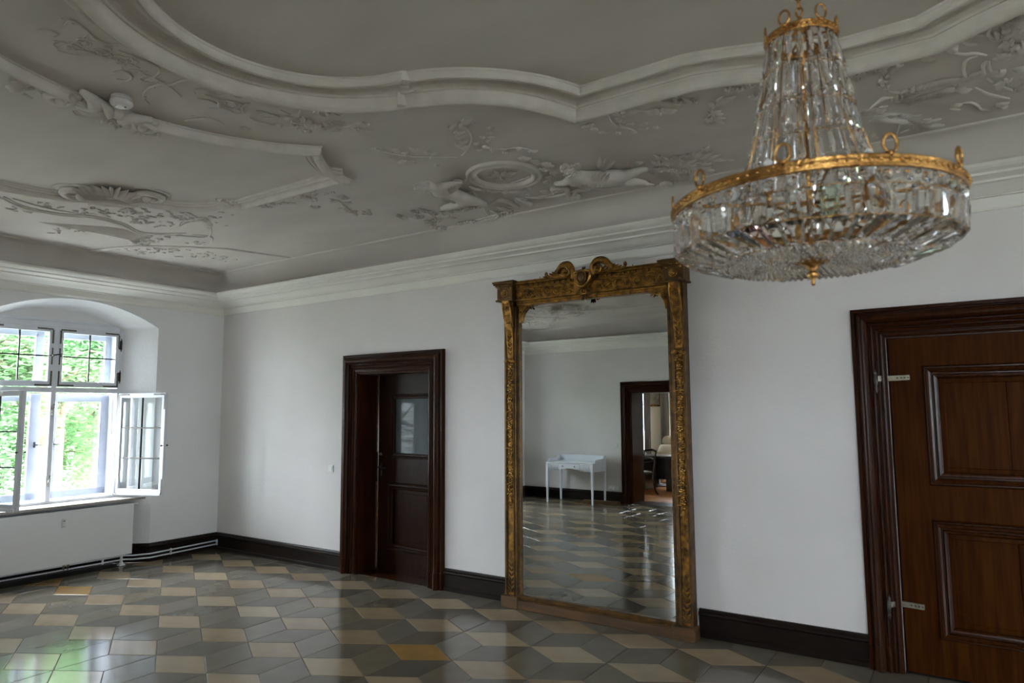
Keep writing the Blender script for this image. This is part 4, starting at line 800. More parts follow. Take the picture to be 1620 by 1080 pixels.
# medallion
C0 = Vector((5.236, -1.228)); RM = .356
md = tag(empty('stucco_medallion', (0, 0, 0)), 'round moulded stucco medallion held between two cherubs', 'medallion')
cir = lambda r_, n=56: [(C0.x+r_*math.cos(2*math.pi*i/n), C0.y+r_*math.sin(2*math.pi*i/n), ZC) for i in range(n)]
q = MB(); q.sweep(cir(.272), DN, [(-.075, 0), (-.072, .014), (-.058, .030), (-.040, .026), (-.034, .014), (-.018, .012), (-.010, .024), (0, .026), (.008, .016), (.010, 0)], closed=True, smooth=True); obj('rim', q, 'stucco', md)
q = MB()
for i in range(14):
    a = R(-40+i*15.5)
    if i % 4 == 3: continue
    c = (C0.x+.345*math.cos(a), C0.y+.345*math.sin(a)); cleaf(q, c, rnd(.07, .12), a+R(95 if i % 2 else 70), .45, .3)
spiral(q, (C0.x-.33, C0.y-.11), .05, 20, 1.2, 1, .012); spiral(q, (C0.x+.34, C0.y+.03), .05, 200, 1.2, -1, .013)
for a in (100, 128, 152): curl(q, [(C0.x+.35*math.cos(R(a+d)), C0.y+.35*math.sin(R(a+d))) for d in (0, 8, 16, 22)], .018, .008)
tag(obj('rim_scrolls', q, 'stucco', md), kind='stuff')
q = MB()
for k in range(9): rosette(q, (C0.x-.03+rnd(-.07, .07), C0.y+.0+rnd(-.05, .05)), rnd(.016, .028), 5, 1.3)
for k in range(8): cleaf(q, (C0.x-.03, C0.y), rnd(.08, .16), rnd(0, 6.28), .3, .15)
for p in CE['medflow'][1:]: rosette(q, p, .02); cleaf(q, p, .07, rnd(0, 6), .3)
curl(q, [CE['medflow'][1], (C0.x+.12, C0.y+.13), CE['medflow'][2]], .006, .003); tag(obj('flower_spray', q, 'stucco', md), kind='stuff')
# cherubs: one skinned body each
def body(name, nodes, edges, parent, m_='stucco', levels=2, fat=1.3):
    me = bpy.data.meshes.new(name); me.from_pydata([n[0] for n in nodes], edges, []); me.materials.append(M[m_])
    o = bpy.data.objects.new(name, me); COL.objects.link(o); o.parent = parent
    md_ = o.modifiers.new('skin', 'SKIN'); md_.use_smooth_shade = True
    for i, n in enumerate(nodes):
        v = me.skin_vertices[0].data[i]; r_ = n[1]; v.radius = (r_*fat, r_*fat); v.use_root = (i == 0)
    s_ = o.modifiers.new('subdivision', 'SUBSURF'); s_.levels = levels; s_.render_levels = levels
    return o
def V3(p, z): return (p[0], p[1], ZC-z)
chR = tag(empty('stucco_cherub'), 'white stucco cherub lying to the right of the medallion, curly head against its rim', 'cherub')
nodesR = [((5.927, -0.860, ZC-0.055), 0.058), ((5.862, -0.931, ZC-0.060), 0.056), ((5.799, -0.993, ZC-0.065), 0.05), ((5.739, -1.070, ZC-0.075), 0.056), ((5.737, -1.176, ZC-0.080), 0.03), ((5.810, -1.264, ZC-0.085), 0.056), ((6.018, -0.845, ZC-0.055), 0.042), ((6.096, -0.868, ZC-0.050), 0.032), ((6.154, -0.848, ZC-0.040), 0.022), ((6.185, -0.833, ZC-0.035), 0.017), ((5.964, -0.735, ZC-0.055), 0.042), ((6.026, -0.674, ZC-0.050), 0.03), ((6.053, -0.585, ZC-0.040), 0.021), ((6.046, -0.520, ZC-0.035), 0.018), ((5.680, -1.055, ZC-0.075), 0.032), ((5.588, -0.974, ZC-0.060), 0.025), ((5.524, -0.965, ZC-0.050), 0.019), ((5.509, -0.984, ZC-0.045), 0.015), ((5.692, -0.945, ZC-0.070), 0.032), ((5.652, -0.780, ZC-0.055), 0.022), ((5.663, -0.700, ZC-0.045), 0.016)]
nodesL = [((4.764, -1.104, ZC-0.055), 0.054), ((4.766, -1.218, ZC-0.060), 0.05), ((4.768, -1.319, ZC-0.065), 0.048), ((4.773, -1.398, ZC-0.070), 0.052), ((4.768, -1.473, ZC-0.075), 0.03), ((4.763, -1.564, ZC-0.080), 0.053), ((4.797, -1.001, ZC-0.060), 0.04), ((4.805, -0.885, ZC-0.055), 0.03), ((4.680, -0.686, ZC-0.040), 0.021), ((4.622, -0.570, ZC-0.035), 0.017), ((4.663, -1.016, ZC-0.050), 0.038), ((4.550, -0.972, ZC-0.045), 0.028), ((4.467, -0.967, ZC-0.040), 0.02), ((4.397, -0.931, ZC-0.035), 0.016), ((4.846, -1.443, ZC-0.070), 0.03), ((4.900, -1.430, ZC-0.060), 0.022), ((4.931, -1.380, ZC-0.050), 0.017), ((4.958, -1.369, ZC-0.045), 0.014), ((4.691, -1.345, ZC-0.065), 0.03), ((4.613, -1.191, ZC-0.050), 0.021), ((4.592, -1.088, ZC-0.040), 0.016)]
CE_ = [(0, 1), (1, 2), (2, 3), (3, 4), (4, 5), (0, 6), (6, 7), (7, 8), (8, 9), (0, 10), (10, 11), (11, 12), (12, 13), (3, 14), (14, 15), (15, 16), (16, 17), (3, 18), (18, 19), (19, 20)]
bR = body('body', nodesR, CE_, chR, fat=1.0)
q = MB()
for k in range(46):
    a, b = rnd(0, 6.28), rnd(-.3, 1.5); v = Vector((math.cos(a)*math.cos(b), math.sin(a)*math.cos(b), -math.sin(b)))
    c = Vector((5.825, -1.298, ZC-.090))+v*.058; q.tube([c+Vector((.012*math.cos(t), .012*math.sin(t), -.004*t/6)) for t in (0, 1.2, 2.4, 3.6, 4.8)], [.004, .007, .007, .006, .003], 5)
tag(obj('hair', q, 'stucco', chR), kind='stuff')
q = MB()
for k in range(5):
    a_ = Vector((5.905+.018*k, -1.06+.012*k, ZC-.07)); e_ = Vector((5.735+.02*k, -.95+.03*k, ZC-.10)); q.leaf(e_, a_, .032, (0, -.2, -1), .02)
for k in range(4): b = Vector((5.93, -1.03-.02*k, ZC-.06)); q.leaf(b, b+Vector((.12-.015*k, -.06-.025*k, .03)), .032, (0, 0, -1), .014)
tag(obj('wing', q, 'stucco', chR), kind='stuff')
q = MB()
for k in range(5): curl(q, [(5.80+.012*k, -.80+.016*k), (5.88, -.70+.014*k), (5.97, -.56+.012*k), (6.05, -.40+.008*k)], .022-.002*k, .007)
tag(obj('drapery', q, 'stucco', chR), kind='stuff')
q = MB(); f_ = Vector((5.800, -1.285, ZC-.125)); q.blob(f_, .012); q.blob(f_+Vector((.022, .012, .0)), .008); q.blob(f_+Vector((-.004, .026, .0)), .008); q.blob(f_+Vector((-.03, .01, .03)), .014)
tag(obj('face_relief', q, 'stucco', chR), kind='stuff')
chL = tag(empty('stucco_cherub'), 'white stucco cherub left of the medallion, head towards the window side', 'cherub')
bL = body('body', nodesL, CE_, chL, fat=1.05)
q = MB()
for k in range(40):
    a, b = rnd(0, 6.28), rnd(-.2, 1.4); v = Vector((math.cos(a)*math.cos(b), math.sin(a)*math.cos(b), -math.sin(b)))
    if v.y > .45: continue
    c = Vector((4.764, -1.585, ZC-.085))+v*.056; q.tube([c+Vector((.011*math.cos(t), .011*math.sin(t), 0)) for t in (0, 1.2, 2.4, 3.6, 4.8)], [.004, .007, .007, .006, .003], 5)
tag(obj('hair', q, 'stucco', chL), kind='stuff')
q = MB()
for k in range(6): b = Vector((4.80+.006*k, -1.33, ZC-.09)); q.leaf(b, b+Vector((.05+.02*k, -.15+.016*k, .03)), .03, (0, 0, -1), .014)
for k in range(5): b = Vector((4.72, -1.33+.016*k, ZC-.09)); q.leaf(b, b+Vector((-.11+.01*k, .10+.03*k, .03)), .03, (0, 0, -1), .014)
tag(obj('wing', q, 'stucco', chL), kind='stuff')
q = MB()
for k in range(4): curl(q, [(4.78+.01*k, -1.06), (4.70+.02*k, -.97), (4.66+.02*k, -.86), (4.60+.02*k, -.74)], .016, .006)
tag(obj('drapery', q, 'stucco', chL), kind='stuff')
q = MB(); f_ = Vector((4.775, -1.535, ZC-.135)); q.blob(f_, .011, sy=1.5); q.blob(f_+Vector((.020, -.014, .002)), .008); q.blob(f_+Vector((-.020, -.014, .002)), .008); q.blob(f_+Vector((0, .026, .004)), .008, sx=1.5)
tag(obj('face_relief', q, 'stucco', chL), kind='stuff')
# scrolls under the medallion
q = MB(); curl(q, CE['scr1'], .020, .010); curl(q, CE['scr2'], .022, .008)
for k, d in (('scr3', 0), ('scr4', 0)): curl(q, CE[k], .013, .006); curl(q, [(a+.03, b+.02) for a, b in CE[k]], .009, .005)
spiral(q, CE['scr1'][1], .055, 40, 1.3, 1, .018); spiral(q, CE['scr1'][4], .055, 200, 1.2, -1, .018)
rp = smooth_path([(a, b, 0) for a, b in CE['rope']], 8)
for i, p in enumerate(rp): q.blob((p.x, p.y, ZC-.02), .03, 8, 5, sx=.5, sz=.8, rot=Matrix.Rotation(.5+i*.02, 3, 'Z'))
c = CE['shellM'][0]
for a in range(-70, 71, 20): q.leaf(P3(c), P3(c)+Vector((math.cos(R(a+90)), math.sin(R(a+90)), 0))*.075, .025, DN, .015)
curl(q, [(5.08, -.70), (5.2, -.63), (5.34, -.60), (5.5, -.62)], .012, .005); curl(q, [(5.62, -.60), (5.74, -.52), (5.9, -.50)], .012, .004)
for k in range(7): cleaf(q, (5.0+k*.13, -.74+rnd(-.03, .03)), rnd(.06, .1), rnd(.2, 1.6), .45, .3)
st('stucco_scrollwork', q, 'curling stucco volutes and rope below the round medallion', 'stucco')
def bouquet(pts, leaves, label, r=(.022, .036), name='stucco_bouquet', LL=(.06, .14), extra=2, group=None):
    root = tag(empty(name), label, 'stucco', group); q = MB(); l_ = MB()
    cx_ = sum(p[0] for p in pts)/len(pts); cy_ = sum(p[1] for p in pts)/len(pts)
    for p in pts:
        q1_ = MB(); rosette(q1_, p, rnd(*r), rr_.choice((4, 5, 6)), 1.4); obj('rose', q1_, 'stucco', root)
        for _ in range(extra): rosette(q, (p[0]+rnd(-.05, .05), p[1]+rnd(-.05, .05)), rnd(r[0]*.6, r[1]*.6), 5, 1.2)
        a = math.atan2(p[1]-cy_, p[0]-cx_)
        cleaf(l_, p, rnd(*LL), a+rnd(-.7, .7), .35, .2); cleaf(l_, p, rnd(*LL)*.8, a+rnd(-1.5, 1.5), .4, .2)
    for p in leaves:
        a = math.atan2(p[1]-cy_, p[0]-cx_); L_ = rnd(*LL); cleaf(l_, (p[0]-L_*.5*math.cos(a), p[1]-L_*.5*math.sin(a)), L_, a+rnd(-.15, .15), .25, .2)
        curl(l_, [(cx_*.4+p[0]*.6, cy_*.4+p[1]*.6), (p[0]*.8+cx_*.2+.01, p[1]*.8+cy_*.2), p], .005, .003)
    if q.v: tag(obj('blossom_cluster', q, 'stucco', root), kind='stuff')
    tag(obj('foliage', l_, 'stucco', root), kind='stuff'); return root
bouquet(CE['bouqR'], CE['bouqR_leaf'], 'dense stucco bouquet at the feet of the right cherub')
bouquet(CE['bouqL'], [], 'dense stucco bouquet on the ceiling below the left cherub')
q = MB(); rp = smooth_path([(a, b, 0) for a, b in CE['ropeL']], 6)
for i, p in enumerate(rp): q.blob((p.x, p.y, ZC-.012), .022, 8, 5, sx=.5, sz=.7, rot=Matrix.Rotation(.5, 3, 'Z'))
for p in CE['roseL']: rosette(q, p, .035, 6, 1.4)
curl(q, [CE['roseL'][2], (4.83, -.50), (4.9, -.56)], .010, .005); st('stucco_garland', q, 'twisted stucco garland and rose near the cove, by the left cherub', 'stucco')
q = MB(); vr = CE['voluteR']; spiral(q, vr[0], .06, 0, 1.5, 1, .015)
for c in vr[1:]:
    for a in range(0, 181, 24): q.leaf(P3(c), P3(c)+Vector((math.cos(R(a-60)), math.sin(R(a-60)), 0))*.07, .03, DN, .022)
for p in CE['sprigE']: cleaf(q, p, .08, rnd(.3, 1.2), .4, .3)
st('stucco_shell', q, 'stucco volute with two ribbed shells right of the cherubs', 'stucco')
q = MB(); curl(q, CE['fern_stem'], .007, .004)
for i, p in enumerate(CE['fern_leaf']):
    if i < 8: cleaf(q, p, .085, R(rnd(-25, 25)), .35, .3)
    else: bud(q, p, .014); cleaf(q, (p[0]-.02, p[1]), .05, R(rnd(-40, 40)), .4, .3)
st('stucco_fern', q, 'upright stucco fern sprig above the medallion', 'stucco')
q = MB(); curl(q, CE['sprigL_stem'], .007, .004)
for p in CE['sprigL_leaf']: cleaf(q, (p[0], p[1]), rnd(.05, .08), R(rnd(150, 240)), .35, .25); bud(q, (p[0]-.02, p[1]+.01), .010)
st('stucco_sprig', q, 'long thin stucco sprig reaching left from the medallion', 'stucco')
q = MB(); b5 = CE['buds']; curl(q, [b5[0], b5[1], b5[3], b5[4]], .005, .003)
for p in b5: bud(q, p, .018); cleaf(q, p, .05, rnd(0, 6), .4)
st('stucco_sprig', q, 'short stucco twig with round buds above the medallion rim', 'stucco')
# roses under the central moulding
q = MB(); l_ = MB(); g_ = tag(empty('stucco_rose_trail'), 'stucco trail of roses and hanging buds below the central moulding', 'stucco')
for p in CE['ros_big'][:4]: q1_ = MB(); rosette(q1_, p, .038, 5, 1.4); obj('rose', q1_, 'stucco', g_); cleaf(l_, p, .10, rnd(0, 1), .4, .3); cleaf(l_, p, .09, rnd(2.5, 4), .4, .3)
for p in CE['ros_small']: q1_ = MB(); rosette(q1_, p, .018, 4, 1.5); obj('bud', q1_, 'stucco', g_); cleaf(l_, p, .045, rnd(1, 4), .4, .3)
curl(l_, CE['ros_stem'], .005, .003); curl(l_, [CE['ros_big'][0], CE['ros_big'][1], CE['ros_big'][2], CE['ros_big'][3]], .005, .003)
tag(obj('stem', l_, 'stucco', g_), kind='stuff')
bouquet(CE['ros_big'][4:], [], 'small stucco rose cluster left of the chandelier crown', (.022, .034), extra=1); 
q = MB()
for p in CE['mid']: rosette(q, p, .026, 5, 1.6); cleaf(q, p, .06, rnd(0, 6), .4, .3)
for p in CE['mid_leaf']: cleaf(q, p, .07, R(rnd(20, 70)), .35, .3)
for k in '123456': curl(q, CE['mid_curve'+k], .008, .004)
st('stucco_rose_trail', q, 'faint stucco tendrils ending in a knot of roses, between the two mouldings', 'stucco')
# scrolls on the left panel moulding
q = MB(); ps = [(3.95, -3.70), (4.03, -3.52), (4.02, -3.36), (4.01, -3.22)]
spiral(q, (4.12, -3.66), .075, 30, 1.3, 1, .022, .4); spiral(q, (4.13, -3.20), .07, -60, 1.3, -1, .020, .4); spiral(q, (4.05, -3.36), .045, 90, 1.2, 1, .014)
curl(q, [(4.28, -3.62), (4.24, -3.54), (4.15, -3.50), (4.08, -3.56)], .034, .012); curl(q, [(4.26, -3.56), (4.20, -3.45), (4.10, -3.40), (4.02, -3.42)], .026, .010); curl(q, [(4.24, -3.22), (4.18, -3.30), (4.10, -3.32), (4.04, -3.26)], .030, .012)
curl(q, [(4.16, -3.74), (4.02, -3.80), (3.96, -3.72)], .014, .006); curl(q, [(4.14, -3.14), (4.04, -3.08), (3.98, -3.14)], .012, .006)
for k in range(22): cleaf(q, (rnd(4.0, 4.2), rnd(-3.8, -3.1)), rnd(.05, .11), rnd(2.2, 4.2), .45, .5)
for a in range(150, 231, 16): q.leaf((4.14, -3.43, ZC-.03), (4.14+.14*math.cos(R(a)), -3.43+.14*math.sin(R(a)), ZC-.02), .035, DN, .03)
q.v = [(a-.075, b, c-.026) for a, b, c in q.v]
st('stucco_scrollwork', q, 'thick stucco scroll knot on the panel moulding beside the smoke detector', 'stucco')
q = MB()
for k in ('scrollT', 'scrollT2', 'scrA', 'scrC', 'scrD', 'scrE', 'scrF', 'scrB'): curl(q, CE[k], .0065, .003)
for k in ('scrA', 'scrD', 'scrE', 'scrF'):
    for p in CE[k][1:-1]: bud(q, (p[0]+rnd(-.04, .04), p[1]+rnd(-.04, .04)), .007)
for k in range(34):                                         # small C-curls strewn between the two mouldings
    t = R(rnd(128, 205)); rad = rnd(1.10, 1.30); c = (5.768+rad*math.cos(t)*1.0, YM+rad*math.sin(t)*.95); a0 = rnd(0, 6.28); r_ = rnd(.03, .085); sp = rnd(1.6, 3.2)
    curl(q, [(c[0]+r_*math.cos(a0+sp*i/4), c[1]+r_*math.sin(a0+sp*i/4)) for i in range(5)]+[(c[0]+r_*.45*math.cos(a0+sp*1.35), c[1]+r_*.45*math.sin(a0+sp*1.35))], .0045, .002)
    if k % 3 == 0: bud(q, c, .010); cleaf(q, c, .035, a0, .35, .2)
st('stucco_tendrils', q, 'faint thin stucco tendrils above the smoke detector', 'stucco')
q = MB(); curl(q, CE['scrollM'], .018, .007); spiral(q, CE['scrollM'][2], .045, 200, 1.2, 1, .012)
for p in CE['scrollM'][2:]: cleaf(q, p, .09, R(rnd(20, 80)), .45, .35); bud(q, p, .018)
st('stucco_scrollwork', q, 'stucco scroll touching the outer edge of the central moulding', 'stucco')
# cartouche in the window-side corner of the panel
ct = tag(empty('stucco_cartouche', (.0, .0, 0)), 'stucco shell between two large volutes on the window side of the left panel', 'stucco')
for cpt, r_, a0, sg in (((2.34, -2.79), .165, 60, 1), ((2.70, -2.47), .135, 200, -1)):
    q = MB(); spiral(q, cpt, r_, a0, 1.25, sg, .024, .45); q.blob((cpt[0], cpt[1], ZC-.035), .036, 12, 8); curl(q, [(cpt[0]+(r_+.02)*math.cos(t*.5+a0), cpt[1]+(r_+.02)*math.sin(t*.5+a0)) for t in range(9)], .010, .004); tag(obj('volute', q, 'stucco', ct), kind='stuff')
q = MB()
for i, a in enumerate(range(-70, 80, 13)):
    L_ = .30-.0006*a*a*.05-abs(a)*.001; b = Vector((2.50, -2.63, ZC-.02)); d = Vector((math.cos(R(a*1.1-38)), math.sin(R(a*1.1-38)), 0)); q.leaf(b, b+d*(.16+.12*rnd(.7, 1)), .042, DN, .05, .02, .01)
tag(obj('shell', q, 'stucco', ct), kind='stuff')
q = MB(); curl(q, [(2.05, -2.60), (2.2, -2.5), (2.4, -2.33), (2.5, -2.22)], .018, .008); curl(q, CE['cartEnd'], .024, .010)
for p in CE['cartEnd']: cleaf(q, p, .10, R(rnd(-60, 0)), .4, .35)
tag(obj('scroll', q, 'stucco', ct), kind='stuff')
# trophy of arms-like strapwork in the corner
tr_ = tag(empty('stucco_trophy'), 'fine stucco trophy with feathered lines in the corner over the window', 'stucco')
q = MB(); curl(q, CE['band1'], .014, .008); curl(q, [(a+.04, b+.01) for a, b in CE['band1']], .008, .005); curl(q, CE['band2'], .007, .004)
for k in ('cornercurve1', 'cornercurve2', 'cornercurve3', 'swirl'): curl(q, CE[k], .008, .004)
curl(q, [(a+.05, b-.03) for a, b in CE['swirl'][:5]], .007, .004); curl(q, [(a+.10, b-.05) for a, b in CE['swirl'][:4]], .007, .004); obj('strapwork', q, 'stucco', tr_)
q = MB(); hh = CE['hatch']
A0, B0, A1, B1 = Vector(hh[0]), Vector(hh[1]), Vector(hh[6]), Vector(hh[7])
for i in range(15):
    t = i/14; a = A0.lerp(A1, t); b = B0.lerp(B1, t); mb_ = (a+b)/2+Vector((.02, .03)); curl(q, [a, mb_, b], .0032, .002, steps=3)
tag(obj('feather_line', q, 'stucco', tr_), kind='stuff')
q = MB()
for p in CE['cornerleaf']:
    for _ in range(9): cleaf(q, (p[0]+rnd(-.12, .12), p[1]+rnd(-.09, .09)), rnd(.022, .055), rnd(0, 6.28), .3, .25)
    if rr_.random() < .5: rosette(q, p, .014, 4, 1.6)
c = CE['hatch'][1]; bud(q, c, .025)
for a in range(0, 360, 24): cleaf(q, c, rnd(.08, .16), R(a), .2, .12)
tag(obj('foliage', q, 'stucco', tr_), kind='stuff')
q = MB()
for i, p in enumerate(CE['sprayfar']):
    cleaf(q, p, rnd(.04, .08), R(rnd(100, 220)), .25, .2); cleaf(q, (p[0]+rnd(-.06, .06), p[1]+rnd(-.04, .04)), rnd(.03, .06), R(rnd(0, 360)), .25, .2); cleaf(q, (p[0]+rnd(-.06, .06), p[1]+rnd(-.04, .04)), rnd(.03, .05), R(rnd(0, 360)), .25, .2)
    if i % 2: cleaf(q, p, rnd(.05, .08), R(rnd(0, 360)), .3, .3); rosette(q, p, .014, 4, 1.5)
curl(q, [CE['sprayfar'][0], CE['sprayfar'][1], CE['sprayfar'][2]], .005, .003); curl(q, [CE['sprayfar'][11], CE['sprayfar'][8], CE['sprayfar'][10]], .005, .003)
st('stucco_spray', q, 'loose stucco leaf spray below the straight side of the left panel', 'stucco')
# rocaille and bird behind the chandelier
q = MB()
for k in ('S1', 'S2', 'S3', 'S4', 'S4b', 'S5', 'S5b', 'S6', 'S6b', 'S7', 'S8', 'V2', 'S9', 'S10'): curl(q, CE[k], .008, .004)
curl(q, CE['V1'], .022, .009); q2_ = MB()
for p in CE['Fros']:
    (rosette if rr_.random() < .6 else bud)(q2_, p, rnd(.018, .032)); cleaf(q2_, p, rnd(.05, .1), rnd(0, 6), .4, .35)
for p in CE['Fleaf']: cleaf(q2_, p, rnd(.06, .11), rnd(0, 1.2), .4, .35)
ro = tag(empty('stucco_rocaille'), 'stucco rocaille of C-scrolls and flowers at the upper right', 'stucco'); tag(obj('scroll', q, 'stucco', ro), kind='stuff'); tag(obj('blossom_cluster', q2_, 'stucco', ro), kind='stuff')
q = MB(); curl(q, CE['branch'], .010, .004)
for p in CE['Hros']: rosette(q, p, .026, 5, 1.5)
curl(q, CE['Hcurl'], .009, .004); st('stucco_twig', q, 'bare stucco twig and blossoms behind the chandelier', 'stucco')
bd = tag(empty('stucco_bird', (0, -.11, 0)), 'stucco long-legged bird with raised feathered wing right of the chandelier', 'stucco')
B_, Nk = CE['bird_body'], CE['bird_neck']
nodes = [(V3(B_[2], .05), .05), (V3(B_[3], .05), .052), (V3(B_[4], .035), .03), (V3(B_[1], .05), .036), (V3(B_[0], .045), .018), (V3(Nk[1], .04), .014), (V3(Nk[2], .04), .019), (V3((Nk[2][0]+.05, Nk[2][1]+.03), .035), .005)]
body('body', nodes, [(0, 1), (1, 2), (0, 3), (3, 4), (4, 5), (5, 6), (6, 7)], bd, fat=.68)
q = MB()
for key, wv, ln in (('bird_wing', .035, .10), ('bird_wing2', .03, .08)):
    pw = smooth_path([(a, b, 0) for a, b in CE[key]], 4)
    for i, p in enumerate(pw):
        for s_ in (-1, 1):
            d = (pw[min(i+1, len(pw)-1)]-pw[max(i-1, 0)]).normalized(); a = math.atan2(d.y, d.x)+s_*.6; cleaf(q, (p.x, p.y), ln*(1-.5*i/len(pw)), a, wv/.1, .3)
obj('wing', q, 'stucco', bd)
q = MB()
for k in range(80): b = Vector(B_[rr_.randrange(0, 5)]); cleaf(q, (b.x+rnd(-.05, .05), b.y+rnd(-.04, .04)), .05, R(rnd(-20, 40)), .4, .3)
for k in range(5): p = Vector(B_[4]); e = Vector(CE['bird_tail'][2]); d = e-p; cleaf(q, (p.x, p.y), d.length*rnd(.7, 1), math.atan2(d.y, d.x)+rnd(-.2, .2), .12, .08)
for v in q.v[:]: pass
o = obj('plumage', q, 'stucco', bd); o.location.z = -.055
q = MB(); curl(q, CE['bird_leg'], .008, .006); curl(q, CE['bird_foot'], .008, .004); obj('leg', q, 'stucco', bd)
# the same relief is repeated, mirrored, along the desk side of the ceiling
for src, lb in ((ct, 'stucco shell between volutes at the desk side of the left panel, seen in the mirror'), (tr_, 'fine stucco trophy in the ceiling corner above the desk, seen in the mirror')):
    c = copy_tree(src); c.scale = (1, -1, 1); c.location = (src.location.x, -7.06-src.location.y, 0); c['label'] = lb

# ------------------------------------------------------------------ the great gilt pier mirror
OX = 5.315
mr = tag(empty('pier_mirror', (OX, -.10, 0), (-.0054, 0, -.0088)), 'tall gilt pier mirror with carved frame leaning against the white wall', 'mirror')
def X(x): return x-OX
q = MB(); q.box(X(4.60), X(6.04), 0, .012, .085, 2.70); obj('mirror_glass', q, 'mirror', mr)
q = MB(); q.box(X(4.47), X(6.16), .012, .045, .02, 2.80); obj('back_board', q, 'base', mr)
bs = empty('base', (0, 0, 0), parent=mr)
q = MB(); q.bbox(X(4.45), X(6.18), -.075, .04, 0, .075, .004); obj('plinth_rail', q, 'goldbase', bs)
for a, b in ((4.455, 4.625), (6.005, 6.178)): q = MB(); q.bbox(X(a), X(b), -.085, .03, .0, .098, .004); obj('plinth_block', q, 'goldbase', bs)
q = MB(); q.sweep([(X(6.02), -.02, .075), (X(4.61), -.02, .075)], (0, 0, 1), [(-.02, 0), (.03, 0), (.032, .012), (.020, .02), (.012, .03), (0, .034), (-.02, .034)]); obj('bottom_moulding', q, 'golddark', bs)
FN = Vector((0, -1, 0))
def g_ros(mb, x, y, z, r, n=5, d=1.0):
    a0 = rr_.random()*6
    for i in range(n):
        a = a0+2*math.pi*i/n; mb.blob((x+r*.6*math.cos(a), y-r*.25*d, z+r*.6*math.sin(a)), r*.46, 7, 4, sy=.55)
    mb.blob((x, y-r*.45*d, z), r*.32, 6, 4)
def g_leaf(mb, x, y, z, L_, a, w_=.42, lift=.35):
    b = Vector((x, y, z)); mb.leaf(b, b+Vector((math.cos(a), 0, math.sin(a)))*L_, L_*w_, FN, L_*lift, L_*.15, .002)
def g_spiral(mb, x, y, z, r, a0, turns, sg=1, th=.006, end=.25):
    k = int(13*turns)+4; P = []; rs = []
    for i in range(k):
        t = i/(k-1); a = R(a0)+sg*2*math.pi*turns*t; rr = r*(1-(1-end)*t**.8); P.append((x+rr*math.cos(a), y-th*.5-th*.6*t, z+rr*math.sin(a))); rs.append(th*(.6+.5*math.sin(math.pi*min(1, t*1.1+.1))))
    mb.tube(P, rs, 6); mb.blob((P[-1][0], P[-1][1]-th*.4, P[-1][2]), th*1.5, 7, 4)
def g_tube(mb, pts, r0, r1, n=6, y=None, steps=5):
    P = smooth_path(pts, steps); k = len(P); mb.tube(P, [r0+(r1-r0)*abs(2*i/(k-1)-1)**1.5 for i in range(k)], n)
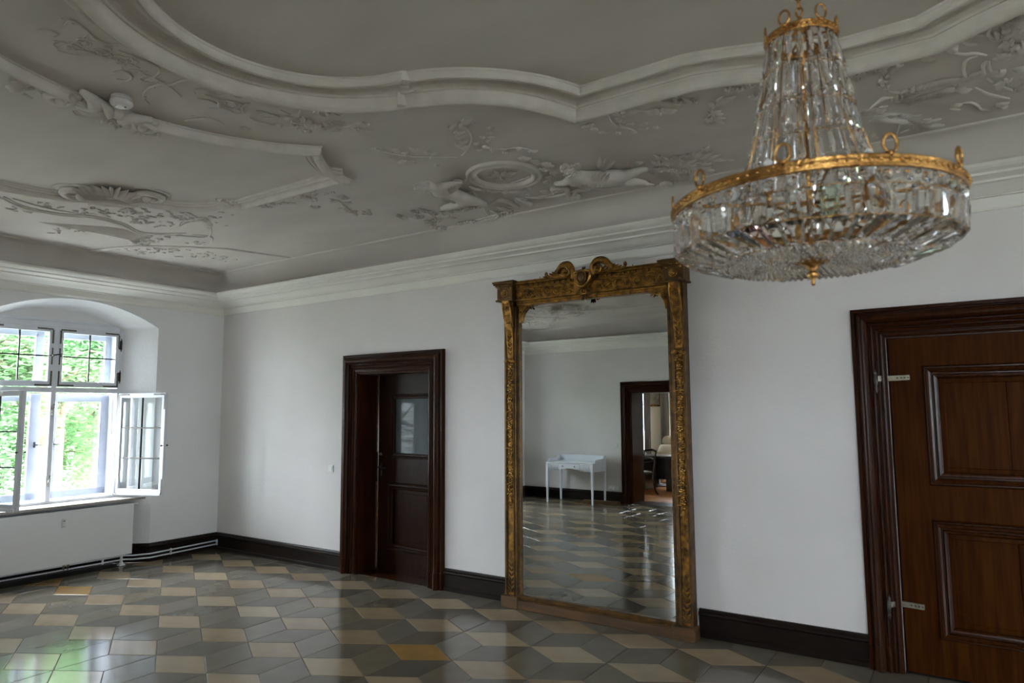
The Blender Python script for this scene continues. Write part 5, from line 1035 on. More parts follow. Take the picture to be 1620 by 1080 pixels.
for s_, (xa, xb) in ((-1, (4.475, 4.622)), (1, (6.018, 6.163))):
    xo, xi = (xa, xb) if s_ < 0 else (xb, xa)              # outer and inner edge
    pst = empty('post', (0, 0, 0), parent=mr); dx = -s_
    q = MB()
    def bx(x0, x1, y0, y1, z0, z1, b=.002): q.bbox(*sorted((X(x0), X(x1))), y0, y1, z0, z1, b)
    bx(xo, xo+dx*.018, -.050, .03, .095, 2.68); bx(xo+dx*.018, xo+dx*.024, -.040, .03, .095, 2.68); bx(xo+dx*.088, xo+dx*.096, -.046, .03, .095, 2.68, .003); bx(xo+dx*.096, xo+dx*.118, -.036, .02, .095, 2.63, .004)
    obj('post_frame', q, 'golddark', pst)
    q = MB(); bx(xo+dx*.024, xo+dx*.088, -.030, .01, .095, 2.68); obj('post_panel', q, 'gold', pst)
    q = MB(); n_ = 150
    for i in range(n_):
        z = .11+i*(2.50/n_); q.blob((X(xo+dx*.127), -.030, z), .0062, 5, 3, sz=1.15)
        if i % 2 == 0: q.box(*sorted((X(xo+dx*.138), X(xo+dx*.146))), -.024, -.012, z, z+.012)
    q.box(*sorted((X(xo+dx*.118), X(xo+dx*.147))), -.020, .01, .095, 2.60); tag(obj('bead_moulding', q, 'golddark', pst), kind='stuff')
    cx_ = X(xo+dx*.056)
    q = MB(); z = 2.10; i = 0
    while z > .97:
        f_ = MB(); g_ros(f_, cx_+rnd(-.006, .006), -.034, z, rnd(.022, .028), 5, 1.2)
        if i % 2 == 0: g_ros(f_, cx_+rnd(-.018, .018), -.034, z-.035, .016, 5, 1.3); g_ros(f_, cx_+rnd(-.02, .02), -.034, z+.03, .014, 4, 1.2)
        for a in (200, 255, 285, 340): g_leaf(q, cx_, -.036, z-.02, rnd(.04, .058), R(a+rnd(-10, 10)), .42, .3)
        for a in (140, 40): g_leaf(q, cx_, -.036, z, rnd(.03, .042), R(a+rnd(-10, 10)), .45, .35)
        obj('gilt_flower', f_, 'goldbright', pst); z -= rnd(.072, .084); i += 1
    g_leaf(q, cx_, -.036, .95, .10, R(270), .3, .2); g_leaf(q, cx_, -.036, .92, .05, R(235), .4); g_leaf(q, cx_, -.036, .92, .05, R(305), .4)
    g_tube(q, [(cx_, -.036, 2.12), (cx_+.008, -.036, 1.8), (cx_-.008, -.036, 1.4), (cx_, -.036, .95)], .004, .003)
    tag(obj('garland_leaves', q, 'gold', pst), kind='stuff')
    q = MB()                                               # leaf ornament at the foot
    for k in range(7):
        zz = .13+k*.042
        for a in (65, 115): g_leaf(q, cx_, -.032, zz, .062-.003*k, R(a+(-1 if a < 90 else 1)*12), .38, .28)
    g_leaf(q, cx_, -.036, .38, .09, R(90), .35, .2)
    for sg in (-1, 1): g_spiral(q, cx_+sg*.018, -.034, .135, .020, 90, 1.2, sg, .005)
    tag(obj('foot_leaf', q, 'golddark', pst), kind='stuff')
    q = MB(); g_spiral(q, cx_-.018, -.05, 2.135, .018, 0, 1.2, 1, .009); g_spiral(q, cx_+.018, -.05, 2.135, .018, 180, 1.2, -1, .009); q.blob((cx_-.040, -.045, 2.13), .020); q.blob((cx_+.040, -.045, 2.13), .020); q.bbox(cx_-.036, cx_+.036, -.055, -.02, 2.14, 2.158); obj('collar', q, 'gold', pst)
    cn = empty('console', (0, 0, 0), parent=mr); q = MB()
    prf = [(0, 2.165), (-.006, 2.17), (-.012, 2.25), (-.020, 2.36), (-.028, 2.42), (-.040, 2.46), (-.046, 2.52), (-.060, 2.60), (-.082, 2.65), (-.088, 2.68)]
    vs = [];
    for (dy, z) in prf: vs += [(X(xo+dx*.020), -.028+dy, z), (X(xo+dx*.092), -.028+dy, z)]
    n_ = len(prf); vs += [(X(xo+dx*.020), .0, 2.68), (X(xo+dx*.092), .0, 2.68), (X(xo+dx*.020), .0, 2.165), (X(xo+dx*.092), .0, 2.165)]
    q.add(vs, [(2*i, 2*i+1, 2*i+3, 2*i+2) for i in range(n_-1)]+[tuple(range(0, 2*n_, 2))+(2*n_, 2*n_+2), tuple(range(1, 2*n_, 2))[::1]+(2*n_+1, 2*n_+3)], False); obj('console_body', q, 'gold', cn)
    q = MB()
    for k in range(6):
        zz = 2.19+k*.035
        for a in (58, 122): g_leaf(q, cx_, -.036-.018*k/6, zz, .046, R(a), .45, .3)
    g_ros(q, cx_, -.055, 2.40, .018)
    for r_ in range(5):
        for c_ in range(4): q.blob((cx_-.018+c_*.012, -.072-.003*r_, 2.475+r_*.016), .0065, 6, 4)
    g_ros(q, cx_, -.10, 2.60, .024); g_spiral(q, cx_-.026, -.098, 2.645, .018, 0, 1.3, 1, .007); g_spiral(q, cx_+.026, -.098, 2.645, .018, 180, 1.3, -1, .007)
    for sx in (-1, 1): g_tube(q, [(cx_+sx*.038, -.045, 2.44), (cx_+sx*.040, -.075, 2.53), (cx_+sx*.040, -.10, 2.62), (cx_+sx*.034, -.11, 2.67)], .008, .006)
    tag(obj('console_carving', q, 'gold', cn), kind='stuff')
    cp_ = empty('capital', (0, 0, 0), parent=mr); q = MB()
    ca, cb_ = (4.435, 4.600) if s_ < 0 else (6.020, 6.190)
    q.bbox(X(ca), X(cb_), -.105, .03, 2.68, 2.80, .004); q.bbox(X(ca)-.010, X(cb_)+.010, -.118, .03, 2.672, 2.688, .003)
    for k, (e, z0, z1) in enumerate(((.006, 2.797, 2.806), (.014, 2.806, 2.820), (.026, 2.820, 2.836), (.034, 2.836, 2.852))): q.bbox(X(ca)-e, X(cb_)+e, -.105-e, .03, z0, z1, .003)
    obj('capital_block', q, 'golddark', cp_)
    q = MB(); m_x = (X(ca)+X(cb_))/2; q.lathe([(.036, 0), (.036, .006), (.030, .010), (.026, .006), (.022, .006)], 18, (m_x, -.105, 2.742), ax='y'); g_ros(q, m_x, -.112, 2.742, .021, 6, 1.1)
    for a in range(4):
        for sx in (-1, 1):
            g_leaf(q, m_x+sx*.066, -.107, 2.742+(.04 if a < 2 else -.04), .03, R((20, 70, -20, -70)[a] if sx < 0 else (160, 110, 200, 250)[a]), .4)
    for k in range(9): q.blob((X(ca)+.008+k*(cb_-ca-.016)/8, -.122, 2.813), .0075, 6, 4)
    obj('rosette', q, 'goldbright', cp_)
    br_ = MB(); xi0 = xi if s_ < 0 else xi                  # quarter-round bracket in the glass corner
    c0 = (X(xi+dx*.155), 2.480); pts = [(X(xi), 2.478)]+[(X(xi+dx*.155)+(-dx)*.142*math.cos(R(a)), 2.480+.142*math.sin(R(a))) for a in range(0, 91, 9)]+[(X(xi+dx*.165), 2.622), (X(xi+dx*.165), 2.645), (X(xi), 2.645)]
    n_ = len(pts); br_.add([(a, -.030, b) for a, b in pts]+[(a, .0, b) for a, b in pts], [tuple(range(n_)), tuple(range(n_, 2*n_))[::-1]]+[(i, (i+1) % n_, n_+(i+1) % n_, n_+i) for i in range(n_)])
    g_tube(br_, [(X(xi+dx*.155)+(-dx)*.148*math.cos(R(a)), -.030, 2.480+.148*math.sin(R(a))) for a in range(0, 91, 15)], .006, .006); g_spiral(br_, X(xi+dx*.035), -.032, 2.60, .024, 0, 1.3, dx, .007)
    for k in range(4): g_leaf(br_, X(xi+dx*(.015+.030*k)), -.030, 2.635-.006*k, .04, R(-40 if dx > 0 else -140), .45); g_leaf(br_, X(xi+dx*.012), -.030, 2.52+.03*k, .035, R(70 if dx > 0 else 110), .45)
    obj('bracket', br_, 'gold', mr)
fz = empty('frieze', (0, 0, 0), parent=mr)
q = MB(); fa, fb_ = X(4.60), X(6.022); q.bbox(fa, fb_, -.045, .03, 2.685, 2.79, .002); q.bbox(fa, fb_, -.060, .03, 2.668, 2.686, .004); q.bbox(fa, fb_, -.035, .03, 2.628, 2.668, .003); q.bbox(fa, fb_, -.062, .03, 2.775, 2.785, .003); q.bbox(fa, fb_, -.060, .03, 2.785, 2.815, .003); q.bbox(fa, fb_, -.085, .03, 2.815, 2.828, .003); q.bbox(fa, fb_, -.095, .03, 2.828, 2.842, .003)
obj('frieze_beam', q, 'gold', fz)
q = MB(); n_ = 110
for i in range(n_): q.blob((fa+.02+(fb_-fa-.04)*i/(n_-1), -.038, 2.648), .0065, 5, 3); 
tag(obj('bead_row', q, 'gold', fz), kind='stuff')
q = MB(); n_ = 26
for i in range(n_):
    x = fa+.03+(fb_-fa-.06)*i/(n_-1); q.blob((x, -.066, 2.800), .013, 8, 5, sx=.8, sz=1.15, sy=.9); g_tube(q, [(x-.018, -.064, 2.814), (x-.019, -.068, 2.798), (x, -.068, 2.782), (x+.019, -.068, 2.798), (x+.018, -.064, 2.814)], .003, .003, 5, steps=3)
tag(obj('egg_and_dart', q, 'gold', fz), kind='stuff')
q = MB(); n_ = 15
for i in range(n_):
    x = fa+.05+(fb_-fa-.10)*i/(n_-1); sg = 1 if i % 2 else -1
    if abs(x) < .12: continue
    g_spiral(q, x, -.048, 2.733, .034, 90*sg, 1.6, sg, .007); g_ros(q, x, -.056, 2.733, .012, 5)
    for a in (30, 75, 150, 210, 300): g_leaf(q, x+rnd(.02, .045), -.046, 2.733+rnd(-.02, .02), .035, R(a+rnd(-15, 15)), .45, .35)
for i in range(170):
    x = rnd(fa+.02, fb_-.02)
    if abs(x) > .11: g_leaf(q, x, -.046, rnd(2.70, 2.765), rnd(.018, .034), rnd(0, 6.28), .45, .5)
tag(obj('scroll_frieze', q, 'gold', fz), kind='stuff')
cr = empty('crest', (0, 0, 0), parent=mr)
for sg in (-1, 1):
    q = MB(); ox = .10
    g_tube(q, [(sg*.10, -.10, 2.80), (sg*.095, -.105, 2.875), (sg*.14, -.10, 2.925), (sg*.20, -.095, 2.918), (sg*.25, -.09, 2.875), (sg*.32, -.085, 2.845)], .033, .014, 8)
    g_tube(q, [(sg*.115, -.13, 2.83), (sg*.115, -.14, 2.875), (sg*.15, -.135, 2.905), (sg*.20, -.13, 2.90), (sg*.245, -.12, 2.86)], .010, .005)
    g_spiral(q, sg*.150, -.118, 2.848, .040, 90, 1.5, -sg, .014)
    for k in range(6): g_leaf(q, sg*(.20+.028*k), -.10, 2.855-.006*k, .06, R(90-sg*(35+6*k)), .45, .4); g_leaf(q, sg*(.14+.03*k), -.085, 2.83, .05, R(90+sg*(-20-10*k)), .5, .4)
    q.lathe([(0, 2.895), (.010, 2.89), (.016, 2.875), (.014, 2.86), (.006, 2.852), (.004, 2.84)], 8, (sg*.375, -.07, 0)); q.lathe([(0, 2.862), (.004, 2.858), (.004, 2.84)], 6, (sg*.44, -.07, 0))
    obj('crest_scroll', q, 'gold', cr)
sh = [(-.100, 2.855), (-.055, 2.866), (0, 2.860), (.055, 2.866), (.100, 2.855), (.088, 2.80), (.072, 2.755), (.040, 2.715), (0, 2.700), (-.040, 2.715), (-.072, 2.755), (-.088, 2.80)]
q = MB(); n_ = len(sh); q.add([(a, -.10, b) for a, b in sh]+[(a*.84, -.135, (b-2.79)*.84+2.79) for a, b in sh]+[(a*.70, -.122, (b-2.79)*.72+2.79) for a, b in sh]+[(a*.9, -.02, b) for a, b in sh], [tuple(range(2*n_, 3*n_))]+[(i, (i+1) % n_, n_+(i+1) % n_, n_+i) for i in range(n_)]+[(n_+i, n_+(i+1) % n_, 2*n_+(i+1) % n_, 2*n_+i) for i in range(n_)]+[(3*n_+i, 3*n_+(i+1) % n_, (i+1) % n_, i) for i in range(n_)], True); obj('cartouche', q, 'goldbright', cr)
q = MB(); q.blob((0, -.122, 2.80), .036, 14, 8, sy=.5, sz=1.35); obj('cartouche_boss', q, 'golddark', cr)
q = MB(); q.tube([(.044*math.cos(R(a)), -.128, 2.80+.058*math.sin(R(a))) for a in range(0, 360, 20)], .006, 6, closed=True); obj('boss_ring', q, 'gold', cr)
q = MB(); g_tube(q, [(0, -.10, 2.72), (-.005, -.12, 2.68), (.012, -.135, 2.652), (.034, -.125, 2.655), (.036, -.115, 2.675)], .014, .010, 8); q.blob((.034, -.12, 2.672), .013); obj('pendant_scroll', q, 'goldbright', cr)
q = MB()
for a in (245, 270, 295): g_leaf(q, 0, -.085, 2.655, .055, R(a), .4, .2)
for sg in (-1, 1): g_leaf(q, sg*.02, -.09, 2.71, .07, R(270+sg*50), .5, .3)
q.blob((0, -.085, 2.878), .016, sz=.8); g_leaf(q, 0, -.08, 2.87, .03, R(60), .6); g_leaf(q, 0, -.08, 2.87, .03, R(120), .6); obj('pendant_leaf', q, 'golddark', cr)

# ------------------------------------------------------------------ chandelier
CX, CY, ZR = 7.669, -3.53, 2.165
ch = tag(empty('chandelier', (CX, CY, ZR)), 'large cut-crystal basket chandelier with gilt rings hanging from the ceiling', 'chandelier')
def hoop(name, r, z, h, d, parent=ch, m_='brass', n=72, deco=0):
    q = MB(); pr = [(r-d*.3, -h/2), (r+d*.2, -h/2), (r+d*.55, -h*.34), (r+d*.3, -h*.22), (r+d*.5, -h*.08), (r+d*.5, h*.1), (r+d*.3, h*.24), (r+d*.6, h*.36), (r+d*.2, h/2), (r-d*.3, h/2)]
    vs = []; k = len(pr)
    for j in range(n):
        a = 2*math.pi*j/n
        for rr, z_ in pr: vs.append((rr*math.cos(a), rr*math.sin(a), z+z_))
    q.add(vs, [(j*k+i, ((j+1) % n)*k+i, ((j+1) % n)*k+(i+1) % k, j*k+(i+1) % k) for j in range(n) for i in range(k)], True)
    for j in range(deco):
        a = 2*math.pi*j/deco; q.blob(((r+d*.5)*math.cos(a), (r+d*.5)*math.sin(a), z+.001), h*.17, 6, 4, sx=1.1, sy=1.1)
    return obj(name, q, m_, parent)
def loops(ring, r, z, n, a0, R_, t_):
    q = MB(); q.tube([(0, R_*.82*math.cos(R(a)), R_*1.12+R_*1.1*math.sin(R(a))) for a in range(0, 360, 24)], t_, 7, closed=True); q.blob((0, 0, .0), t_*2, 7, 5); me = q.mesh('gilt_loop', 'brass')
    for i in range(n):
        a = R(a0+360*i/n); obj('gilt_loop', me, None, ring, (r*math.cos(a), r*math.sin(a), z), (0, 0, a))
main = hoop('main_ring', .307, 0, .026, .009, deco=96)
AF = math.degrees(math.atan2(-5.2103-CY, 7.954-CX))      # direction towards the viewer's side
loops(main, .309, .012, 10, AF-8, .017, .0032)
crown = hoop('crown_ring', .077, .410, .020, .007, n=48, deco=36)
loops(crown, .078, .418, 6, AF-25, .016, .0028)
cry = 'crystal'
def plate_mesh(name, wt, wb, L_, t_):
    # cut drop: local z down the length (0 to -L), x width, y outward
    q = MB(); c = .22
    o = [(-wt/2, 0, -L_*.06), (-wt/2+wt*c, 0, 0), (wt/2-wt*c, 0, 0), (wt/2, 0, -L_*.06), (wb/2, 0, -L_*.93), (wb*.18, 0, -L_), (-wb*.18, 0, -L_), (-wb/2, 0, -L_*.93)]
    n = 8; i_ = [(a*.52, t_, b*.76-L_*.12) for a, _, b in o]; k_ = [(a*.7, -t_*.6, b*.86-L_*.07) for a, _, b in o]
    q.add(o+i_+k_, [(i, (i+1) % n, n+(i+1) % n, n+i) for i in range(n)]+[((i+1) % n, i, 2*n+i, 2*n+(i+1) % n) for i in range(n)]+[tuple(range(n, 2*n)), tuple(range(2*n, 3*n))[::-1]]); return q.mesh(name, cry)
def spear_mesh(name, wd, L_):
    q = MB(); n = 6; ring = lambda r, z, k=0: [(r*math.cos(2*math.pi*(i+k)/n), r*.62*math.sin(2*math.pi*(i+k)/n), z) for i in range(n)]
    q.add([(0, 0, 0)]+ring(wd*.32, -L_*.10)+ring(wd*.5, -L_*.62)+ring(wd*.5, -L_*.78)+[(0, 0, -L_)], [(0, 1+(i+1) % n, 1+i) for i in range(n)]+[(1+i, 1+(i+1) % n, 7+(i+1) % n, 7+i) for i in range(n)]+[(7+i, 7+(i+1) % n, 13+(i+1) % n, 13+i) for i in range(n)]+[(13+i, 13+(i+1) % n, 19) for i in range(n)]); return q.mesh(name, cry)
def bead_into(q, c, r, rot=0):
    n = 6; vs = [(c[0], c[1], c[2]+r)]
    for z, k in ((.45, .85), (-.45, .85)): vs += [(c[0]+r*k*math.cos(rot+2*math.pi*i/n), c[1]+r*k*math.sin(rot+2*math.pi*i/n), c[2]+r*z) for i in range(n)]
    vs.append((c[0], c[1], c[2]-r)); q.add(vs, [(0, 1+i, 1+(i+1) % n) for i in range(n)]+[(1+i, 7+i, 7+(i+1) % n, 1+(i+1) % n) for i in range(n)]+[(13, 7+(i+1) % n, 7+i) for i in range(n)])
def ring_of(me, name, n, r0, z0, r1, z1, a0=0, roll=0):
    L_ = math.hypot(r1-r0, z1-z0); til = math.atan2(r1-r0, z0-z1)      # lean outwards going down
    for i in range(n):
        a = 2*math.pi*(i+a0)/n
        m_ = Matrix.Rotation(a-math.pi/2, 4, 'Z') @ Matrix.Rotation(til, 4, 'X')
        o = obj(name, me, None, ch, (r0*math.cos(a), r0*math.sin(a), z0)); o.rotation_euler = (m_ @ Matrix.Rotation(random.uniform(-.07, .07), 4, 'X') @ Matrix.Rotation(random.uniform(-.12, .12), 4, 'Z')).to_euler()
NB = 44
oq = MB(); n = 8
oct_ = [(.0125*math.cos(2*math.pi*(i+.5)/n), 0, .0125*math.sin(2*math.pi*(i+.5)/n)) for i in range(n)]
oq.add(oct_+[(a*.55, .006, b*.55) for a, _, b in oct_]+[(a*.55, -.006, b*.55) for a, _, b in oct_], [(i, (i+1) % n, n+(i+1) % n, n+i) for i in range(n)]+[((i+1) % n, i, 2*n+i, 2*n+(i+1) % n) for i in range(n)]+[tuple(range(n, 2*n)), tuple(range(2*n, 3*n))[::-1]])
octm = oq.mesh('octagon_crystal', cry)
for i in range(NB):
    a = 2*math.pi*(i+.5)/NB; obj('octagon_crystal', octm, None, ch, (.303*math.cos(a), .303*math.sin(a), -.027), (0, 0, a-math.pi/2+random.uniform(-.15, .15)))
ring_of(plate_mesh('basket_crystal', .037, .030, .060, .008), 'basket_crystal', NB, .303, -.042, .300, -.103)
ring_of(plate_mesh('lower_basket_crystal', .036, .022, .098, .008), 'lower_basket_crystal', NB, .299, -.100, .204, -.128, .5)
NT = 22
rows = [(.076, .398, .090, .322), (.091, .312, .105, .232), (.106, .222, .124, .146), (.125, .137, .146, .062), (.147, .054, .172, -.018)]
bq = MB(); wq = MB()
for k, (r0, z0, r1, z1) in enumerate(rows):
    n_ = NT+2*k; L_ = math.hypot(r1-r0, z1-z0)*1.0
    ring_of(spear_mesh('tent_crystal', .0155, L_), 'tent_crystal', n_, r0, z0, r1, z1, .5*(k % 2))
    for i in range(n_*1):
        a = 2*math.pi*(i+.5*(k % 2))/n_; bead_into(bq, (r0*math.cos(a), r0*math.sin(a), z0+.006), .0072, a)
        ai = 2*math.pi*(i+.5+.5*(k % 2))/n_; bead_into(bq, ((r0-.012)*math.cos(ai), (r0-.012)*math.sin(ai), z0-.01), .005, a)
    wq.tube([(r0*math.cos(2*math.pi*j/40), r0*math.sin(2*math.pi*j/40), z0+.003) for j in range(40)], .0009, 5, closed=True)
for i in range(NB):
    a = 2*math.pi*i/NB; bead_into(bq, (.304*math.cos(a), .304*math.sin(a), -.018), .006, a); bead_into(bq, (.301*math.cos(a), .301*math.sin(a), -.040), .005, a)
for r_, z in ((.302, -.041), (.2995, -.102), (.203, -.130)): wq.tube([(r_*math.cos(2*math.pi*j/72), r_*math.sin(2*math.pi*j/72), z) for j in range(72)], .0010, 5, closed=True)
for i in range(11):
    a = 2*math.pi*i/11; ca, sa = math.cos(a), math.sin(a); wq.tube([(.300*ca, .300*sa, -.005), (.298*ca, .298*sa, -.10), (.20*ca, .20*sa, -.131), (.03*ca, .03*sa, -.127)], .0008, 4)
for i in range(10): a = 2*math.pi*i/10; wq.tube([(.075*math.cos(a), .075*math.sin(a), .405), (.11*math.cos(a), .11*math.sin(a), .20), (.165*math.cos(a), .165*math.sin(a), .0)], .0016, 5)
for i in range(5): a = 2*math.pi*i/5; wq.tube([(.0, .0, .01), (.30*math.cos(a), .30*math.sin(a), .0)], .004, 6)
obj('wire_cage', wq, 'brass', ch)
for kk in range(13):
    r_ = .197-kk*.0138; n_ = max(8, int(2*math.pi*r_/.0142))
    for i in range(n_): a = 2*math.pi*(i+.5*(kk % 2))/n_; bead_into(bq, (r_*math.cos(a), r_*math.sin(a), -.133+.003*kk/13), .0062, a)
tag(obj('crystal_beads', bq, cry, ch), 'small strung crystal beads', kind='stuff')
q = MB(); q.lathe([(0, -.186), (.004, -.184), (.005, -.178), (.003, -.174), (.010, -.166), (.013, -.160), (.009, -.153), (.006, -.150), (.014, -.145), (.013, -.139), (.024, -.135), (.030, -.130), (.032, -.126), (.028, -.122), (0, -.120)], 16); 
for i in range(12): a = 2*math.pi*i/12; q.blob((.030*math.cos(a), .030*math.sin(a), -.127), .005, 6, 4)
obj('finial', q, 'brass', ch)
q = MB(); q.lathe([(.006, -.12), (.006, .05), (.014, .06), (.014, .075), (.006, .085), (.006, .40), (.012, .41), (.020, .425), (.012, .44), (.008, .46), (.004, .47)], 12)
for i in range(6): a = 2*math.pi*i/6; q.tube([(.006*math.cos(a), .006*math.sin(a), .415), (.077*math.cos(a), .077*math.sin(a), .412)], .003, 6)
obj('stem', q, 'brass', ch)
for i in range(5):
    a = 2*math.pi*(i+.5)/5; q = MB(); q.lathe([(.012, -.03), (.013, .0), (.010, .005), (.010, .02)], 10, (.17*math.cos(a), .17*math.sin(a), 0)); q.tube([(0, 0, -.02), (.17*math.cos(a), .17*math.sin(a), -.028)], .004, 6); so = obj('lamp_socket', q, 'brass', ch)
    q = MB(); q.lathe([(.008, .018), (.014, .035), (.016, .05), (.010, .07), (0, .082)], 10, (.17*math.cos(a), .17*math.sin(a), 0)); obj('bulb', q, 'plastic', so)
z = .47; i = 0
lm_ = MB(); lm_.tube([(.0075*math.cos(R(a)), 0, .0125*math.sin(R(a))) for a in range(0, 360, 30)], .0026, 6, closed=True); lme = lm_.mesh('chain_link', 'brass')
while z < CZ-ZR-.07:
    obj('chain_link', lme, None, ch, (0, 0, z+.0105), (0, 0, (i % 2)*math.pi/2)); z += .0205; i += 1
q = MB(); q.lathe([(.004, z), (.010, z+.006), (.030, z+.02), (.050, z+.035), (.060, CZ-ZR-.004), (.060, CZ-ZR)], 24); obj('ceiling_rose', q, 'brass', ch)

# ------------------------------------------------------------------ white writing desk and plank (seen in the mirror)
dk = tag(empty('writing_desk', (1.43, -6.69, 0)), 'white writing desk with a raised gallery and tapered legs, reflected in the mirror', 'desk')
wx, dy = .51, .275
for sx in (-1, 1):
    for sy in (-1, 1):
        q = MB(); x, y = sx*(wx-.022), sy*(dy-.022); a, b = .022, .013
        q.add([(x-b, y-b, 0), (x+b, y-b, 0), (x+b, y+b, 0), (x-b, y+b, 0), (x-a, y-a, .60), (x+a, y-a, .60), (x+a, y+a, .60), (x-a, y+a, .60), (x-a, y-a, .745), (x+a, y-a, .745), (x+a, y+a, .745), (x-a, y+a, .745)], [(3, 2, 1, 0), (8, 9, 10, 11)]+[(4*k+i, 4*k+(i+1) % 4, 4*k+4+(i+1) % 4, 4*k+4+i) for k in (0, 1) for i in range(4)]); obj('leg', q, 'white', dk)
q = MB(); q.bbox(-wx, wx, -dy, dy, .745, .765); obj('tabletop', q, 'white', dk)
q = MB()
for sx in (-1, 1): q.bbox(sx*wx-.018*(sx > 0), sx*wx+.018*(sx < 0), -dy+.04, dy-.04, .60, .745, .002)
q.bbox(-wx+.04, wx-.04, -dy, -dy+.018, .60, .745, .002)
for sx in (-1, 1):
    a, b = sorted((sx*.235, sx*(wx-.04))); q.bbox(a, b, dy-.03, dy-.012, .60, .745, .002)
    for k in range(9): c = a+.012+(b-a-.024)*k/8; q.tube([(c, dy-.010, .61), (c, dy-.010, .735)], .010, 6)
obj('apron', q, 'white', dk)
q = MB(); n_ = 10; vs = []
for i in range(n_+1): t = i/n_; x = -.23+.46*t; zz = .64+.012*math.cos(math.pi*(2*t-1))-.0; vs += [(x, dy-.028, zz), (x, dy-.028, .738), (x, dy-.006, zz), (x, dy-.006, .738)]
q.add(vs, [f for i in range(n_) for f in ((4*i, 4*i+1, 4*i+5, 4*i+4), (4*i+2, 4*i+6, 4*i+7, 4*i+3), (4*i+1, 4*i+3, 4*i+7, 4*i+5), (4*i, 4*i+4, 4*i+6, 4*i+2))]+[(0, 2, 3, 1), (4*n_, 4*n_+1, 4*n_+3, 4*n_+2)]); dr = obj('drawer', q, 'white', dk)
for x in (-.13, .13): q = MB(); q.lathe([(.006, 0), (.005, .012), (.010, .016), (.011, .022), (0, .028)], 10, (x, dy-.006, .69), Matrix.Identity(4), ax='y'); kb = obj('knob', q, 'brass', dr); kb.scale = (1, -1, 1); kb.location.y = 2*(dy-.006)
q = MB(); q.bbox(-wx, wx, -dy, -dy+.016, .765, .885, .003)
for sx in (-1, 1):
    pts = [(-dy, .765), (-dy, .885), (-dy+.06, .885), (-dy+.09, .872), (-dy+.11, .842), (-dy+.15, .828), (dy-.16, .822), (dy-.11, .808), (dy-.09, .765)]; x0, x1 = sorted((sx*wx, sx*(wx-.016))); n_ = len(pts)
    q.add([(x0, a, b) for a, b in pts]+[(x1, a, b) for a, b in pts], [tuple(range(n_))[::-1], tuple(range(n_, 2*n_))]+[(i, (i+1) % n_, n_+(i+1) % n_, n_+i) for i in range(n_)])
obj('gallery', q, 'white', dk)
q = MB(); q.bbox(-.36, .36, -.07, .07, 0, .065, .004); tag(obj('plank', q, 'goldbase', None, (1.98, -6.66, 0), (0, 0, R(-4))), 'brown wooden plank lying on the floor beside the white desk', 'plank')

# ------------------------------------------------------------------ study beyond the doorway
q = MB(); YF = -11.0
q.box(-.6, 5.2, YF-.2, -RY-.5, -.12, .0); sf = tag(obj('floor', q, 'parquet'), 'orange-brown parquet of the study', kind='structure')
for i in range(14):
    for j in range(6):
        q = MB(); q.bbox(0, .10, 0, .56, 0, .004, .001); obj('floorboard', q, 'parquet', sf, (1.55+i*.101, -8.3-j*.562+(i % 2)*.25, 0))
q = MB(); wall_boxes(q, True, -.6, 5.2, YF-.2, YF, 3.2, [(.55, 1.12, .7, 2.7), (1.60, 2.7, .7, 2.7)]); q.box(-.62, -.6, YF-.2, -RY-.5, 0, 3.2); q.box(5.2, 5.3, YF-.2, -RY-.5, 0, 3.2); q.box(-.62, 5.3, YF-.2, -RY-.5, 3.2, 3.3)
tag(obj('wall_study', q, 'officewall'), 'cream walls of the study seen through the doorway', kind='structure')
for n__, (a, b) in enumerate(((.55, 1.12), (1.60, 2.7))):
    wr = tag(empty('window_%d' % (5+n__)), 'bright white-framed study window behind a curtain, %s of the picture' % ('left' if n__ == 0 else 'right'), kind='structure')
    q = MB(); q.bbox(a, a+.06, YF-.1, YF-.05, .7, 2.7); q.bbox(b-.06, b, YF-.1, YF-.05, .7, 2.7); q.bbox(a, b, YF-.1, YF-.05, 2.64, 2.7); q.bbox(a, b, YF-.1, YF-.05, .7, .76); q.bbox(a, b, YF-.1, YF-.05, 1.9, 1.95); obj('frame', q, 'white', wr)
    q = MB(); q.box(a+.06, b-.06, YF-.078, YF-.074, .76, 2.64); obj('pane', q, 'glass', wr)
def curtain(x0, x1, label):
    q = MB(); n_ = 40; vs = []
    for i in range(n_+1):
        t = i/n_; x = x0+(x1-x0)*t; y = YF+.10+.030*math.sin(t*26)+.01*math.sin(t*61)
        vs += [(x, y, .02), (x, y, 2.85)]
    q.add(vs, [(2*i, 2*i+2, 2*i+3, 2*i+1) for i in range(n_)], True); o = obj('curtain', q, 'curtain'); s_ = o.modifiers.new('thickness', 'SOLIDIFY'); s_.thickness = .004; tag(o, label, 'curtain', 'study curtains')
curtain(.60, .99, 'grey study curtain left of the thin gap of light'); curtain(1.0, 1.17, 'grey study curtain just left of the gilt-framed picture'); curtain(1.44, 1.66, 'grey-mauve study curtain right of the gilt-framed picture')
pc = tag(empty('picture', (1.23, YF, 2.22)), 'dark painting in a gilt frame on the study wall between the curtains', 'picture')
q = MB(); q.sweep([(-.14, 0, -.30), (-.14, 0, .42), (.14, 0, .42), (.14, 0, -.30)], (0, 1, 0), [(-.0, 0), (0, .02), (.02, .03), (.035, .02), (.05, .035), (.06, .0)][::-1] if 0 else [(-.05, 0), (-.045, .03), (-.03, .02), (-.012, .034), (0, .02), (0, 0)], closed=True); obj('frame', q, 'gold', pc)
q = MB(); q.box(-.15, .15, .002, .012, -.31, .43); obj('canvas', q, 'pic', pc)
td = tag(empty('study_table', (1.95, -9.75, 0)), 'dark mahogany table of the study with a shiny top', 'table')
q = MB(); q.bbox(-1.0, .85, -.36, .42, .73, .765, .006); obj('tabletop', q, 'darkwood', td)
